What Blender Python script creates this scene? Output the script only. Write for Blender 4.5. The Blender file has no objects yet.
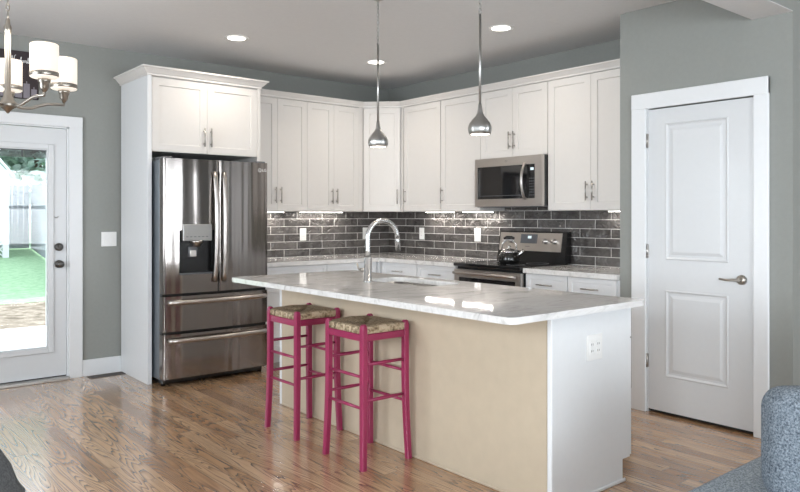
import bpy, bmesh, math, random
from mathutils import Vector, Matrix
S = bpy.context.scene
COL = S.collection
R = math.radians
PI = math.pi
random.seed(7)

# ------------------------------------------------------------------ camera
FPX, YAW, Y0 = 709.2, 0.695, 215.8
cd = bpy.data.cameras.new('camera'); cam = bpy.data.objects.new('camera', cd); COL.objects.link(cam)
cd.sensor_fit = 'HORIZONTAL'; cd.sensor_width = 36.0
cd.lens = FPX * 36.0 / 800.0
cd.shift_y = -(246.0 - Y0) / 800.0
cd.clip_start = 0.05; cd.clip_end = 200
cam.location = (-4.993, -6.183, 1.328)
cam.rotation_euler = (PI / 2, 0, -YAW)
S.camera = cam
# ------------------------------------------------------------------ view, sky, sun, window daylight
S.view_settings.view_transform = 'Standard'; S.view_settings.look = 'None'
S.view_settings.gamma = 1.0; S.view_settings.exposure = -0.12
S.view_settings.use_curve_mapping = False
W = bpy.data.worlds.new('World'); S.world = W; W.use_nodes = True
bg = W.node_tree.nodes['Background']
bg.inputs['Color'].default_value = (0.80, 0.90, 1.0, 1); bg.inputs['Strength'].default_value = 4.2
sd = bpy.data.lights.new('sun', 'SUN'); sd.energy = 5.0; sd.angle = R(1.0); sd.color = (1, .97, .9)
so = bpy.data.objects.new('sun', sd); COL.objects.link(so); so.rotation_euler = (R(-6), R(42), 0)

def area(name, loc, rot, sx, sy, power, color, shape='RECTANGLE', spread=None):
    d = bpy.data.lights.new(name, 'AREA'); d.shape = shape; d.size = sx
    if shape in ('RECTANGLE', 'ELLIPSE'): d.size_y = sy
    d.energy = power; d.color = color
    if spread: d.spread = spread
    o = bpy.data.objects.new(name, d); COL.objects.link(o); o.location = loc; o.rotation_euler = rot
    return o
COOL = (0.90, 0.955, 1.0); WARM = (1.0, 0.90, 0.78)
# daylight entering the three living room windows (openings built in the walls below)
area('daylight_back', (-4.6, -9.58, 1.50), (R(90), 0, 0), 1.9, 1.5, 170, COOL)
area('daylight_back', (-1.2, -9.58, 1.50), (R(90), 0, 0), 1.9, 1.5, 130, COOL)
area('daylight_left', (-6.68, -6.6, 1.50), (R(90), 0, R(-90)), 2.2, 1.5, 170, COOL)
area('daylight_left', (-6.68, -2.3, 1.50), (R(90), 0, R(-90)), 1.7, 1.5, 120, COOL)

# ------------------------------------------------------------------ materials
def new_mat(name):
    m = bpy.data.materials.new(name); m.use_nodes = True
    nt = m.node_tree
    return m, nt, nt.nodes['Principled BSDF']
def pbr(name, col, rough=.5, metal=0., coat=0., emit=None, estr=0., spec=None, trans=0., ior=None):
    m, nt, b = new_mat(name)
    b.inputs['Base Color'].default_value = (*col, 1); b.inputs['Roughness'].default_value = rough
    b.inputs['Metallic'].default_value = metal; b.inputs['Coat Weight'].default_value = coat
    b.inputs['Coat Roughness'].default_value = .06
    if spec is not None: b.inputs['Specular IOR Level'].default_value = spec
    if emit: b.inputs['Emission Color'].default_value = (*emit, 1); b.inputs['Emission Strength'].default_value = estr
    if trans: b.inputs['Transmission Weight'].default_value = trans
    if ior: b.inputs['IOR'].default_value = ior
    return m
def nd(nt, t, **k):
    n = nt.nodes.new(t)
    for a, v in k.items():
        if a.startswith('_'): n.inputs[a[1:].replace('_', ' ')].default_value = v
        else: setattr(n, a, v)
    return n
def math_(nt, op, a, b=None, c=None):
    n = nt.nodes.new('ShaderNodeMath'); n.operation = op
    for i, v in enumerate((a, b, c)):
        if v is None: continue
        if isinstance(v, (int, float)): n.inputs[i].default_value = v
        else: nt.links.new(v, n.inputs[i])
    return n.outputs[0]
def ramp(nt, fac, stops):
    n = nt.nodes.new('ShaderNodeValToRGB'); e = n.color_ramp.elements
    while len(e) < len(stops): e.new(0.5)
    for i, (p, c) in enumerate(stops): e[i].position = p; e[i].color = (*c, 1)
    nt.links.new(fac, n.inputs[0]); return n.outputs[0]
def mixc(nt, fac, a, b, mode='MIX'):
    n = nt.nodes.new('ShaderNodeMix'); n.data_type = 'RGBA'; n.blend_type = mode
    for i, v in ((0, fac), (6, a), (7, b)):
        if isinstance(v, (int, float)): n.inputs[i].default_value = v
        elif isinstance(v, tuple): n.inputs[i].default_value = (*v, 1)
        else: nt.links.new(v, n.inputs[i])
    return n.outputs[2]
def bump(nt, bsdf, h, strength=.2, dist=.01):
    n = nt.nodes.new('ShaderNodeBump'); n.inputs['Strength'].default_value = strength; n.inputs['Distance'].default_value = dist
    nt.links.new(h, n.inputs['Height']); nt.links.new(n.outputs[0], bsdf.inputs['Normal'])
def paint(name, col, rough=.55, sc=60, var=.03, bmp=.03):
    m, nt, b = new_mat(name)
    tc = nd(nt, 'ShaderNodeTexCoord'); n = nd(nt, 'ShaderNodeTexNoise', _Scale=sc, _Detail=3.)
    nt.links.new(tc.outputs['Object'], n.inputs['Vector'])
    c = ramp(nt, n.outputs[0], [(.3, tuple(v * (1 - var) for v in col)), (.7, tuple(min(1, v * (1 + var)) for v in col))])
    nt.links.new(c, b.inputs['Base Color']); b.inputs['Roughness'].default_value = rough
    if bmp: bump(nt, b, n.outputs[0], bmp, .002)
    return m
def floor_mat():
    m, nt, b = new_mat('oak_planks'); L = nt.links.new
    tc = nd(nt, 'ShaderNodeTexCoord'); sp = nd(nt, 'ShaderNodeSeparateXYZ'); L(tc.outputs['Object'], sp.inputs[0])
    X, Y = sp.outputs[0], sp.outputs[1]
    pw = .088
    xs = math_(nt, 'DIVIDE', X, pw); row = math_(nt, 'FLOOR', xs)
    wn = nd(nt, 'ShaderNodeTexWhiteNoise', noise_dimensions='1D'); L(row, wn.inputs['W'])
    ys = math_(nt, 'ADD', math_(nt, 'DIVIDE', Y, 1.15), math_(nt, 'MULTIPLY', wn.outputs[0], 7.3))
    seg = math_(nt, 'FLOOR', ys)
    cid = nd(nt, 'ShaderNodeCombineXYZ'); L(row, cid.inputs[0]); L(seg, cid.inputs[1])
    w2 = nd(nt, 'ShaderNodeTexWhiteNoise', noise_dimensions='2D'); L(cid.outputs[0], w2.inputs['Vector'])
    rnd = w2.outputs[0]
    # cathedral grain: contour lines of a stretched noise, its own slice for every plank
    gv = nd(nt, 'ShaderNodeCombineXYZ'); L(math_(nt, 'MULTIPLY', X, 9.5), gv.inputs[0]); L(math_(nt, 'MULTIPLY', Y, .70), gv.inputs[1]); L(math_(nt, 'MULTIPLY', rnd, 40.), gv.inputs[2])
    g = nd(nt, 'ShaderNodeTexNoise', _Scale=1., _Detail=2.4, _Roughness=.36); L(gv.outputs[0], g.inputs['Vector'])
    fr = math_(nt, 'FRACT', math_(nt, 'MULTIPLY', g.outputs[0], 24.))
    line = math_(nt, 'POWER', fr, 3.0)
    # fine pores
    fv = nd(nt, 'ShaderNodeCombineXYZ'); L(math_(nt, 'MULTIPLY', X, 150.), fv.inputs[0]); L(math_(nt, 'MULTIPLY', Y, 7.), fv.inputs[1]); L(math_(nt, 'MULTIPLY', rnd, 20.), fv.inputs[2])
    f = nd(nt, 'ShaderNodeTexNoise', _Scale=1., _Detail=3.); L(fv.outputs[0], f.inputs['Vector'])
    base = ramp(nt, rnd, [(0., FLOOR_A), (.45, FLOOR_B), (.8, FLOOR_C), (1., FLOOR_D)])
    c = mixc(nt, math_(nt, 'MULTIPLY', line, math_(nt, 'ADD', .42, math_(nt, 'MULTIPLY', f.outputs[0], 1.0))), base, (.085, .045, .026))
    pore = math_(nt, 'MULTIPLY', math_(nt, 'SUBTRACT', f.outputs[0], .35), .55)
    c = mixc(nt, pore, c, (.13, .075, .045))
    # seams
    fx = math_(nt, 'FRACT', xs); ex = math_(nt, 'LESS_THAN', math_(nt, 'MINIMUM', fx, math_(nt, 'SUBTRACT', 1., fx)), .012)
    fy = math_(nt, 'FRACT', ys); ey = math_(nt, 'LESS_THAN', math_(nt, 'MINIMUM', fy, math_(nt, 'SUBTRACT', 1., fy)), .0016)
    seam = math_(nt, 'MAXIMUM', ex, ey)
    c = mixc(nt, math_(nt, 'MULTIPLY', seam, .6), c, (.05, .028, .018))
    L(c, b.inputs['Base Color'])
    rr = math_(nt, 'ADD', math_(nt, 'MULTIPLY', f.outputs[0], .12), .16)
    L(rr, b.inputs['Roughness']); b.inputs['Coat Weight'].default_value = .9; b.inputs['Coat Roughness'].default_value = .17
    h = math_(nt, 'SUBTRACT', math_(nt, 'MULTIPLY', f.outputs[0], .3), math_(nt, 'ADD', seam, math_(nt, 'MULTIPLY', line, .3)))
    bump(nt, b, h, .05, .003)
    return m
FLOOR_A = (.37, .205, .105); FLOOR_B = (.52, .32, .175); FLOOR_C = (.62, .41, .245); FLOOR_D = (.43, .24, .125)
def tile_mat(name, axis, shift):
    m, nt, b = new_mat(name); L = nt.links.new
    tc = nd(nt, 'ShaderNodeTexCoord'); sp = nd(nt, 'ShaderNodeSeparateXYZ'); L(tc.outputs['Object'], sp.inputs[0])
    u = sp.outputs[0] if axis == 0 else math_(nt, 'MULTIPLY', sp.outputs[1], -1.)
    cv = nd(nt, 'ShaderNodeCombineXYZ'); L(math_(nt, 'ADD', u, shift + 30.2), cv.inputs[0]); L(math_(nt, 'SUBTRACT', sp.outputs[2], .9145), cv.inputs[1])
    br = nd(nt, 'ShaderNodeTexBrick', offset=.5, offset_frequency=2, squash=1., squash_frequency=2)
    br.inputs['Scale'].default_value = 1.; br.inputs['Brick Width'].default_value = .302; br.inputs['Row Height'].default_value = .0764
    br.inputs['Mortar Size'].default_value = .0026; br.inputs['Mortar Smooth'].default_value = .15; br.inputs['Bias'].default_value = 0.
    br.inputs['Color1'].default_value = (.036, .033, .032, 1); br.inputs['Color2'].default_value = (.105, .097, .093, 1); br.inputs['Mortar'].default_value = (.70, .68, .66, 1)
    L(cv.outputs[0], br.inputs['Vector'])
    n = nd(nt, 'ShaderNodeTexNoise', _Scale=9., _Detail=3., _Distortion=.6); L(cv.outputs[0], n.inputs['Vector'])
    c = mixc(nt, ramp(nt, n.outputs[0], [(.35, (0, 0, 0)), (.75, (.5, .5, .5))]), br.outputs[0], (.17, .16, .153))
    c = mixc(nt, br.outputs['Fac'], c, (.70, .68, .66))
    L(c, b.inputs['Base Color'])
    L(math_(nt, 'ADD', math_(nt, 'MULTIPLY', br.outputs['Fac'], .5), .09), b.inputs['Roughness'])
    n2 = nd(nt, 'ShaderNodeTexNoise', _Scale=13., _Detail=2., _Distortion=1.2); L(cv.outputs[0], n2.inputs['Vector'])
    h = math_(nt, 'SUBTRACT', math_(nt, 'MULTIPLY', n2.outputs[0], 1.), math_(nt, 'MULTIPLY', br.outputs['Fac'], .5))
    bump(nt, b, h, 1.0, .028)
    return m
def marble_mat():
    m, nt, b = new_mat('white_marble'); L = nt.links.new
    tc = nd(nt, 'ShaderNodeTexCoord')
    mp = nd(nt, 'ShaderNodeMapping'); mp.inputs['Rotation'].default_value = (0, 0, .6); mp.inputs['Scale'].default_value = (2.2, 7., 5.); L(tc.outputs['Object'], mp.inputs[0])
    n = nd(nt, 'ShaderNodeTexNoise', _Scale=1.6, _Detail=7., _Roughness=.62, _Distortion=1.3); L(mp.outputs[0], n.inputs['Vector'])
    c = ramp(nt, n.outputs[0], [(.28, (.36, .35, .345)), (.42, (.62, .612, .605)), (.56, (.72, .715, .71)), (.72, (.52, .505, .49))])
    L(c, b.inputs['Base Color']); b.inputs['Roughness'].default_value = .045; b.inputs['Specular IOR Level'].default_value = .5
    return m
def steel_mat(name, col, rough, sc=(220, 220, 2), amt=.10):
    m, nt, b = new_mat(name); L = nt.links.new
    tc = nd(nt, 'ShaderNodeTexCoord'); mp = nd(nt, 'ShaderNodeMapping'); mp.inputs['Scale'].default_value = sc; L(tc.outputs['Object'], mp.inputs[0])
    n = nd(nt, 'ShaderNodeTexNoise', _Scale=1., _Detail=2.); L(mp.outputs[0], n.inputs['Vector'])
    b.inputs['Base Color'].default_value = (*col, 1); b.inputs['Metallic'].default_value = 1.
    L(math_(nt, 'ADD', math_(nt, 'MULTIPLY', n.outputs[0], amt), rough - amt / 2), b.inputs['Roughness'])
    return m
def fabric_mat(name, c1, c2, sc=160):
    m, nt, b = new_mat(name); L = nt.links.new
    tc = nd(nt, 'ShaderNodeTexCoord')
    n = nd(nt, 'ShaderNodeTexNoise', _Scale=float(sc), _Detail=3., _Roughness=.7); L(tc.outputs['Object'], n.inputs['Vector'])
    L(ramp(nt, n.outputs[0], [(.36, c1), (.64, c2)]), b.inputs['Base Color']); b.inputs['Roughness'].default_value = .95
    b.inputs['Specular IOR Level'].default_value = .1
    bump(nt, b, n.outputs[0], .5, .004); return m
def rush_mat():
    m, nt, b = new_mat('woven_rush'); L = nt.links.new
    tc = nd(nt, 'ShaderNodeTexCoord'); sp = nd(nt, 'ShaderNodeSeparateXYZ'); L(tc.outputs['Object'], sp.inputs[0])
    ax = math_(nt, 'ABSOLUTE', math_(nt, 'DIVIDE', sp.outputs[0], .150)); ay = math_(nt, 'ABSOLUTE', math_(nt, 'DIVIDE', sp.outputs[1], .165))
    mx = math_(nt, 'MAXIMUM', ax, ay)
    n = nd(nt, 'ShaderNodeTexNoise', _Scale=55., _Detail=2.); L(tc.outputs['Object'], n.inputs['Vector'])
    s = math_(nt, 'SINE', math_(nt, 'ADD', math_(nt, 'MULTIPLY', mx, 95.), math_(nt, 'MULTIPLY', n.outputs[0], 5.)))
    v = math_(nt, 'ADD', math_(nt, 'MULTIPLY', s, .22), math_(nt, 'MULTIPLY', n.outputs[0], 1.0))
    L(ramp(nt, v, [(.2, (.12, .08, .045)), (.5, (.32, .24, .15)), (.8, (.55, .45, .32))]), b.inputs['Base Color']); b.inputs['Roughness'].default_value = .8
    bump(nt, b, s, .5, .004); return m
M = {}
M['wall'] = paint('grey_wall_paint', (.262, .272, .256), .6, 40, .02)
M['ceil'] = paint('ceiling_paint', (.64, .64, .64), .8, 30, .015)
M['cab'] = paint('white_cabinet_paint', (.67, .648, .625), .38, 30, .008, 0)
M['trim'] = paint('white_trim_paint', (.73, .745, .76), .35, 30, .008, 0)
M['door'] = paint('white_door_paint', (.64, .655, .67), .33, 30, .008, 0)
M['beige'] = paint('beige_panel', (.50, .42, .315), .5, 14, .03, 0)
M['floor'] = floor_mat()
M['tileA'] = tile_mat('grey_tile_fridge_wall', 0, -.010)
M['tileB'] = tile_mat('grey_tile_range_wall', 1, .150)
M['marble'] = marble_mat()
M['blacksteel'] = steel_mat('dark_stainless', (.30, .275, .26), .15, (160, 160, 2), .04)
nt = M['blacksteel'].node_tree; b = nt.nodes['Principled BSDF']
tc = nd(nt, 'ShaderNodeTexCoord'); mp = nd(nt, 'ShaderNodeMapping'); mp.inputs['Scale'].default_value = (9, 1, .16); nt.links.new(tc.outputs['Object'], mp.inputs[0])
n = nd(nt, 'ShaderNodeTexNoise', _Scale=1., _Detail=1.); nt.links.new(mp.outputs[0], n.inputs['Vector'])
bump(nt, b, n.outputs[0], .28, .03)
M['steel'] = pbr('stainless', (.52, .485, .455), .30, 1.)
M['sinksteel'] = pbr('sink_steel', (.17, .17, .17), .3, 1.)
M['steelv'] = pbr('stainless_handle', (.46, .43, .41), .30, 1.)
M['nickel'] = pbr('brushed_nickel', (.36, .335, .30), .34, 1.)
M['pendant'] = pbr('pendant_nickel', (.42, .42, .41), .36, 1.)
M['chrome'] = pbr('faucet_metal', (.54, .54, .54), .26, 1.)
M['darknickel'] = pbr('dark_nickel', (.12, .115, .11), .3, 1.)
M['pull'] = pbr('cabinet_pull_metal', (.42, .40, .38), .3, 1.)
M['black'] = pbr('black_plastic', (.006, .006, .0065), .25)
M['enamel'] = pbr('black_enamel', (.006, .006, .006), .12)
M['blackglass'] = pbr('black_glass', (.008, .008, .009), .05, 0, .5)
M['greyplastic'] = pbr('grey_plastic', (.10, .105, .115), .4)
M['fridgeside'] = pbr('grey_blue_fridge_side', (.16, .185, .21), .35, .6)
M['pink'] = paint('magenta_paint', (.29, .024, .085), .30, 20, .05, 0)
M['rush'] = rush_mat()
M['white'] = pbr('white_plastic', (.80, .80, .79), .35)
M['bulb'] = pbr('frosted_shade_lit', (.55, .53, .50), .4, 0, 0, (1., .88, .75), .78)
M['lens'] = pbr('lamp_lens_lit', (.9, .9, .9), .4, 0, 0, (1., .93, .82), 7.)
M['led'] = pbr('led_strip_lit', (.9, .9, .9), .4, 0, 0, (1., .95, .88), 14.)
M['dispgrey'] = pbr('dispenser_grey', (.30, .295, .285), .35, .4)
M['screen'] = pbr('display_lit', (.02, .02, .02), .2, 0, 0, (.8, .95, 1.), 1.2)
M['sofa'] = fabric_mat('blue_grey_tweed', (.11, .135, .16), (.40, .45, .49), 170)
M['pillow'] = fabric_mat('blue_grey_pillow_tweed', (.05, .065, .085), (.25, .29, .33), 170)
M['chair'] = fabric_mat('charcoal_fabric', (.060, .064, .068), (.115, .12, .125), 200)
M['pipe'] = fabric_mat('tweed_piping', (.09, .115, .145), (.27, .31, .36), 160)
M['darkwood'] = pbr('dark_wood', (.06, .035, .02), .4)
M['sign'] = paint('dark_print', (.030, .018, .020), .6, 8, .3, 0)
M['signgrey'] = pbr('print_grey', (.22, .20, .23), .6)
M['signwhite'] = pbr('print_white', (.8, .8, .8), .6)
M['vent'] = pbr('brown_register', (.10, .085, .075), .45, .4)
M['dark'] = pbr('dark_gap', (.01, .01, .01), .7)
M['ledge'] = pbr('metal_threshold', (.50, .49, .47), .35, .6)
m, nt, b = new_mat('clear_pane')
nt.nodes.remove(b); out = nt.nodes['Material Output']
tr = nd(nt, 'ShaderNodeBsdfTransparent'); gl = nd(nt, 'ShaderNodeBsdfGlossy'); gl.inputs['Roughness'].default_value = .02
fz = nd(nt, 'ShaderNodeFresnel'); fz.inputs['IOR'].default_value = 1.35
mx = nd(nt, 'ShaderNodeMixShader'); nt.links.new(fz.outputs[0], mx.inputs[0]); nt.links.new(tr.outputs[0], mx.inputs[1]); nt.links.new(gl.outputs[0], mx.inputs[2]); nt.links.new(mx.outputs[0], out.inputs[0])
M['pane'] = m
# outdoors
M['grass'] = fabric_mat('lawn_green', (.20, .33, .19), (.30, .44, .27), 9)
M['dirt'] = fabric_mat('bare_soil', (.12, .10, .075), (.30, .26, .21), 5)
M['patio'] = paint('patio_concrete', (.62, .60, .57), .8, 12, .06)
M['fence'] = paint('weathered_fence', (.24, .265, .28), .85, 20, .2)
M['leaf'] = fabric_mat('leaf_green', (.20, .30, .24), (.46, .56, .50), 3)
M['bark'] = paint('bark', (.12, .09, .06), .9, 20, .3)
M['shed'] = paint('shed_white', (.72, .74, .76), .6, 20, .02)
M['roofing'] = paint('shed_roof', (.20, .20, .21), .9, 20, .1)

# ------------------------------------------------------------------ mesh helpers
class MB:
    def __init__(s): s.bm = bmesh.new()
    def _tf(s, vs, mat):
        if mat is not None:
            for v in vs: v.co = mat @ v.co
    def box(s, x0, x1, y0, y1, z0, z1, bev=0., seg=1, mat=None):
        b = bmesh.new(); bmesh.ops.create_cube(b, size=1.)
        for v in b.verts: v.co = Vector(((x0 + x1) / 2 + v.co.x * (x1 - x0), (y0 + y1) / 2 + v.co.y * (y1 - y0), (z0 + z1) / 2 + v.co.z * (z1 - z0)))
        if bev > 0:
            bmesh.ops.bevel(b, geom=list(b.edges), offset=bev, segments=seg, affect='EDGES', profile=.5)
            if seg > 1:
                for f in b.faces: f.smooth = True
        s.merge(b, mat); return s
    def merge(s, b, mat=None):
        if mat is not None: bmesh.ops.transform(b, matrix=mat, verts=b.verts)
        me = bpy.data.meshes.new('tmp'); b.to_mesh(me); b.free(); s.bm.from_mesh(me); bpy.data.meshes.remove(me)
    def cyl(s, p0, p1, r0, r1=None, n=16, caps=True):
        return s.tube([p0, p1], [r0, r0 if r1 is None else r1], n, caps)
    def tube(s, pts, r, n=10, caps=True, squash=None):
        pts = [Vector(p) for p in pts]
        rs = r if isinstance(r, (list, tuple)) else [r] * len(pts)
        rings = []; up = None
        for i, p in enumerate(pts):
            t = (pts[min(i + 1, len(pts) - 1)] - pts[max(i - 1, 0)]).normalized()
            if up is None:
                up = Vector((0, 0, 1)) if abs(t.z) < .9 else Vector((1, 0, 0))
            a = up - t * up.dot(t)
            if a.length < 1e-6: a = t.orthogonal()
            a.normalize(); bb = t.cross(a); up = a
            k = squash or 1.
            rings.append([s.bm.verts.new(p + (a * math.cos(2 * PI * j / n) * k + bb * math.sin(2 * PI * j / n)) * rs[i]) for j in range(n)])
        for q in range(len(rings) - 1):
            for j in range(n):
                f = s.bm.faces.new((rings[q][j], rings[q][(j + 1) % n], rings[q + 1][(j + 1) % n], rings[q + 1][j])); f.smooth = n > 5
        if caps:
            s.bm.faces.new(rings[0][::-1]); s.bm.faces.new(rings[-1])
        return s
    def lathe(s, prof, c=(0, 0, 0), n=28, axis='z', capb=True, capt=True):
        rings = []
        for r, h in prof:
            ring = []
            for j in range(n):
                a = 2 * PI * j / n
                if axis == 'z': v = (c[0] + r * math.cos(a), c[1] + r * math.sin(a), c[2] + h)
                elif axis == 'y': v = (c[0] + r * math.cos(a), c[1] + h, c[2] + r * math.sin(a))
                else: v = (c[0] + h, c[1] + r * math.cos(a), c[2] + r * math.sin(a))
                ring.append(s.bm.verts.new(v))
            rings.append(ring)
        for q in range(len(rings) - 1):
            for j in range(n):
                f = s.bm.faces.new((rings[q][j], rings[q][(j + 1) % n], rings[q + 1][(j + 1) % n], rings[q + 1][j])); f.smooth = True
        if capb: s.bm.faces.new(rings[0][::-1])
        if capt: s.bm.faces.new(rings[-1])
        return s
    def prism(s, poly, z0, z1, bev=0.):
        b = bmesh.new()
        lo = [b.verts.new((x, y, z0)) for x, y in poly]; hi = [b.verts.new((x, y, z1)) for x, y in poly]
        b.faces.new(lo[::-1]); b.faces.new(hi)
        for i in range(len(poly)):
            j = (i + 1) % len(poly); b.faces.new((lo[i], lo[j], hi[j], hi[i]))
        if bev:
            ed = [e for e in b.edges if abs(e.verts[0].co.z - e.verts[1].co.z) < 1e-6]
            bmesh.ops.bevel(b, geom=ed, offset=bev, segments=2, affect='EDGES', profile=.5)
        s.merge(b); return s
    def quad(s, *p):
        s.bm.faces.new([s.bm.verts.new(q) for q in p]); return s
    def build(s, name, mat, parent=None, loc=None, rot=None, smooth=False):
        bmesh.ops.recalc_face_normals(s.bm, faces=list(s.bm.faces))
        me = bpy.data.meshes.new(name); s.bm.to_mesh(me); s.bm.free()
        me.materials.append(M[mat] if isinstance(mat, str) else mat)
        if smooth:
            for f in me.polygons: f.use_smooth = True
        o = bpy.data.objects.new(name, me); COL.objects.link(o)
        if parent: o.parent = parent
        if loc is not None: o.location = loc
        if rot is not None: o.rotation_euler = rot
        return o
def tag(o, label, cat, group=None, kind=None):
    o['label'] = label; o['category'] = cat
    if group: o['group'] = group
    if kind: o['kind'] = kind
    return o
def struct(o):
    o['kind'] = 'structure'; return o
def thing(name, label, cat, loc=(0, 0, 0), rz=0., group=None):
    o = bpy.data.objects.new(name, None); o.empty_display_size = .1; COL.objects.link(o); o.location = loc; o.rotation_euler = (0, 0, rz)
    return tag(o, label, cat, group)
def copy_tree(o, parent=None):
    c = o.copy(); COL.objects.link(c)
    if parent: c.parent = parent
    for ch in list(o.children): copy_tree(ch, c)
    return c
RB = -PI / 2           # faces -x: local +x runs towards the camera (-y), local +y into the wall (+x)

# ------------------------------------------------------------------ room shell
H = 2.743
XL, YB, XR = -6.6, -9.5, 2.0
YP0, YP1, XP = -3.346, -4.486, -.615      # pantry front wall
struct(MB().box(XL - .15, XR + .15, YB - .15, .0, -.12, 0).build('floor', 'floor'))
struct(MB().box(XL - .15, XR + .15, YB - .15, .15, H, H + .15).build('ceiling', 'ceil'))
DX0, DX1, DZ = -4.285, -3.362, 2.05       # garden door opening
w = MB().box(XL - .15, DX0, 0, .15, 0, H).box(DX1, .15, 0, .15, 0, H).box(DX0, DX1, 0, .15, DZ, H)
struct(w.build('wall_back', 'wall'))
struct(MB().box(0, .15, YP0 - .115, 0, 0, H).build('wall_right', 'wall'))
PY0, PY1, PZ = -3.555, -4.270, 2.052      # pantry door opening
w = MB().box(XP, XP + .115, PY0, YP0, 0, H).box(XP, XP + .115, YP1, PY1, 0, H).box(XP, XP + .115, PY1, PY0, PZ, H)
w.box(XP + .115, 0, YP0 - .115, YP0, 0, H)
struct(w.build('wall_pantry', 'wall'))
struct(MB().box(XP + .115, XR + .15, YP1, YP1 + .115, 0, H).build('wall_hall', 'wall'))
struct(MB().box(.0, .1, YP1 + .115, YP0 - .115, 0, H).build('wall_pantry_inner', 'wall'))
struct(MB().box(XR, XR + .15, YB, YP1, 0, H).build('wall_right_living', 'wall'))
def holed_wall(name, horiz, a0, a1, c0, c1, holes):
    w = MB(); cur = a0
    def bx(p, q, z0, z1):
        if horiz: w.box(p, q, c0, c1, z0, z1)
        else: w.box(c0, c1, p, q, z0, z1)
    for h0, h1 in holes:
        bx(cur, h0, 0, H); bx(h0, h1, 0, .7); bx(h0, h1, 2.3, H); cur = h1
    bx(cur, a1, 0, H); return struct(w.build(name, 'wall'))
holed_wall('wall_front', True, XL, XR, YB - .15, YB, [(-5.6, -3.6), (-2.2, -.2)])
holed_wall('wall_left', False, YB - .15, .15, XL - .15, XL, [(-7.75, -5.45), (-3.2, -1.4)])
def win(n, horiz, p, q, c):
    f = MB()
    def bx(a, b_, z0, z1):
        if horiz: f.box(a, b_, c - .03, c + .03, z0, z1)
        else: f.box(c - .03, c + .03, a, b_, z0, z1)
    for a in (p, (p + q) / 2 - .03, q - .06): bx(a, a + .06, .7, 2.3)
    for z in (.7, 1.47, 2.24): bx(p, q, z, z + .06)
    o = struct(f.build('window_%d' % n, 'trim'))
    g = MB()
    if horiz: g.box(p, q, c - .004, c + .004, .72, 2.28)
    else: g.box(c - .004, c + .004, p, q, .72, 2.28)
    g.build('pane', 'pane', o)
win(1, True, -5.6, -3.6, YB - .03); win(2, True, -2.2, -.2, YB - .03); win(3, False, -7.75, -5.45, XL - .03); win(4, False, -3.2, -1.4, XL - .03)
struct(MB().box(XL, XP, -4.486, -4.254, 2.516, H).build('ceiling_beam', 'wall'))
struct(MB().box(XL, XP, -4.486, -4.254, 2.512, 2.516).build('ceiling_beam_soffit', 'ceil'))
# baseboards and casings
struct(MB().box(-3.259, -2.945, -.016, -.0005, 0, .135, .003).build('baseboard_back', 'trim'))
struct(MB().box(XL, -4.39, -.016, -.0005, 0, .135, .003).build('baseboard_back_left', 'trim'))
struct(MB().box(XL + .0005, XL + .016, YB, 0, 0, .135, .003).build('baseboard_left', 'trim'))
struct(MB().box(XP - .016, XP - .0005, YP0 - .102, YP0, 0, .135, .003).box(XP - .016, XP - .0005, YP1, -4.352, 0, .135, .003).build('baseboard_pantry', 'trim'))
struct(MB().box(DX1, DX1 + .103, -.022, -.0005, 0, 2.135, .003).box(DX0 - .103, DX0, -.022, -.0005, 0, 2.135, .003).box(DX0 - .103, DX1 + .103, -.024, -.0005, DZ, 2.137, .003)
       .box(DX1 - .012, DX1, 0, .14, 0, DZ).box(DX0, DX0 + .012, 0, .14, 0, DZ).box(DX0, DX1, 0, .14, DZ - .01, DZ).build('trim_1', 'trim'))
struct(MB().box(XP - .022, XP - .0005, PY0, PY0 + .107, 0, 2.155, .003).box(XP - .022, XP - .0005, PY1 - .087, PY1, 0, 2.155, .003).box(XP - .024, XP - .0005, PY1 - .087, PY0 + .107, PZ, 2.157, .003)
       .box(XP, XP + .11, PY0 - .006, PY0, 0, PZ).box(XP, XP + .11, PY1, PY1 + .006, 0, PZ).build('trim_2', 'trim'))
struct(MB().box(DX0, DX1, -.055, .15, 0, .022, .004).build('door_threshold', 'ledge'))
# tile behind the worktops
struct(MB().box(-1.96, -.006, -.006, -.0004, .914, 1.374).build('wall_tile_back', 'tileA'))
struct(MB().box(-.006, -.0004, YP0 + .0005, 0, .90, 1.43).build('wall_tile_right', 'tileB'))

# ------------------------------------------------------------------ doors
def raised_panel(mb, x0, x1, z0, z1, yf, d=.007):
    # moulded frame around a field, standing on a surface at y=yf (front is -y)
    b = bmesh.new()
    rings = [(0, 0.), (.008, -.005), (.02, .004), (.034, .004), (.055, -.003)]
    prev = None
    for ins, dy in rings:
        r = [b.verts.new((x, yf + dy, z)) for x, z in ((x0 + ins, z0 + ins), (x1 - ins, z0 + ins), (x1 - ins, z1 - ins), (x0 + ins, z1 - ins))]
        if prev:
            for i in range(4): b.faces.new((prev[i], prev[(i + 1) % 4], r[(i + 1) % 4], r[i]))
        prev = r
    b.faces.new(prev); mb.merge(b)
def face_with_holes(mb, x0, x1, z0, z1, y, holes):
    xs = sorted({x0, x1, *[v for h in holes for v in h[:2]]}); zs = sorted({z0, z1, *[v for h in holes for v in h[2:]]})
    for i in range(len(xs) - 1):
        for k in range(len(zs) - 1):
            cx, cz = (xs[i] + xs[i + 1]) / 2, (zs[k] + zs[k + 1]) / 2
            if any(h[0] < cx < h[1] and h[2] < cz < h[3] for h in holes): continue
            mb.quad((xs[i], y, zs[k]), (xs[i + 1], y, zs[k]), (xs[i + 1], y, zs[k + 1]), (xs[i], y, zs[k + 1]))
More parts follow.
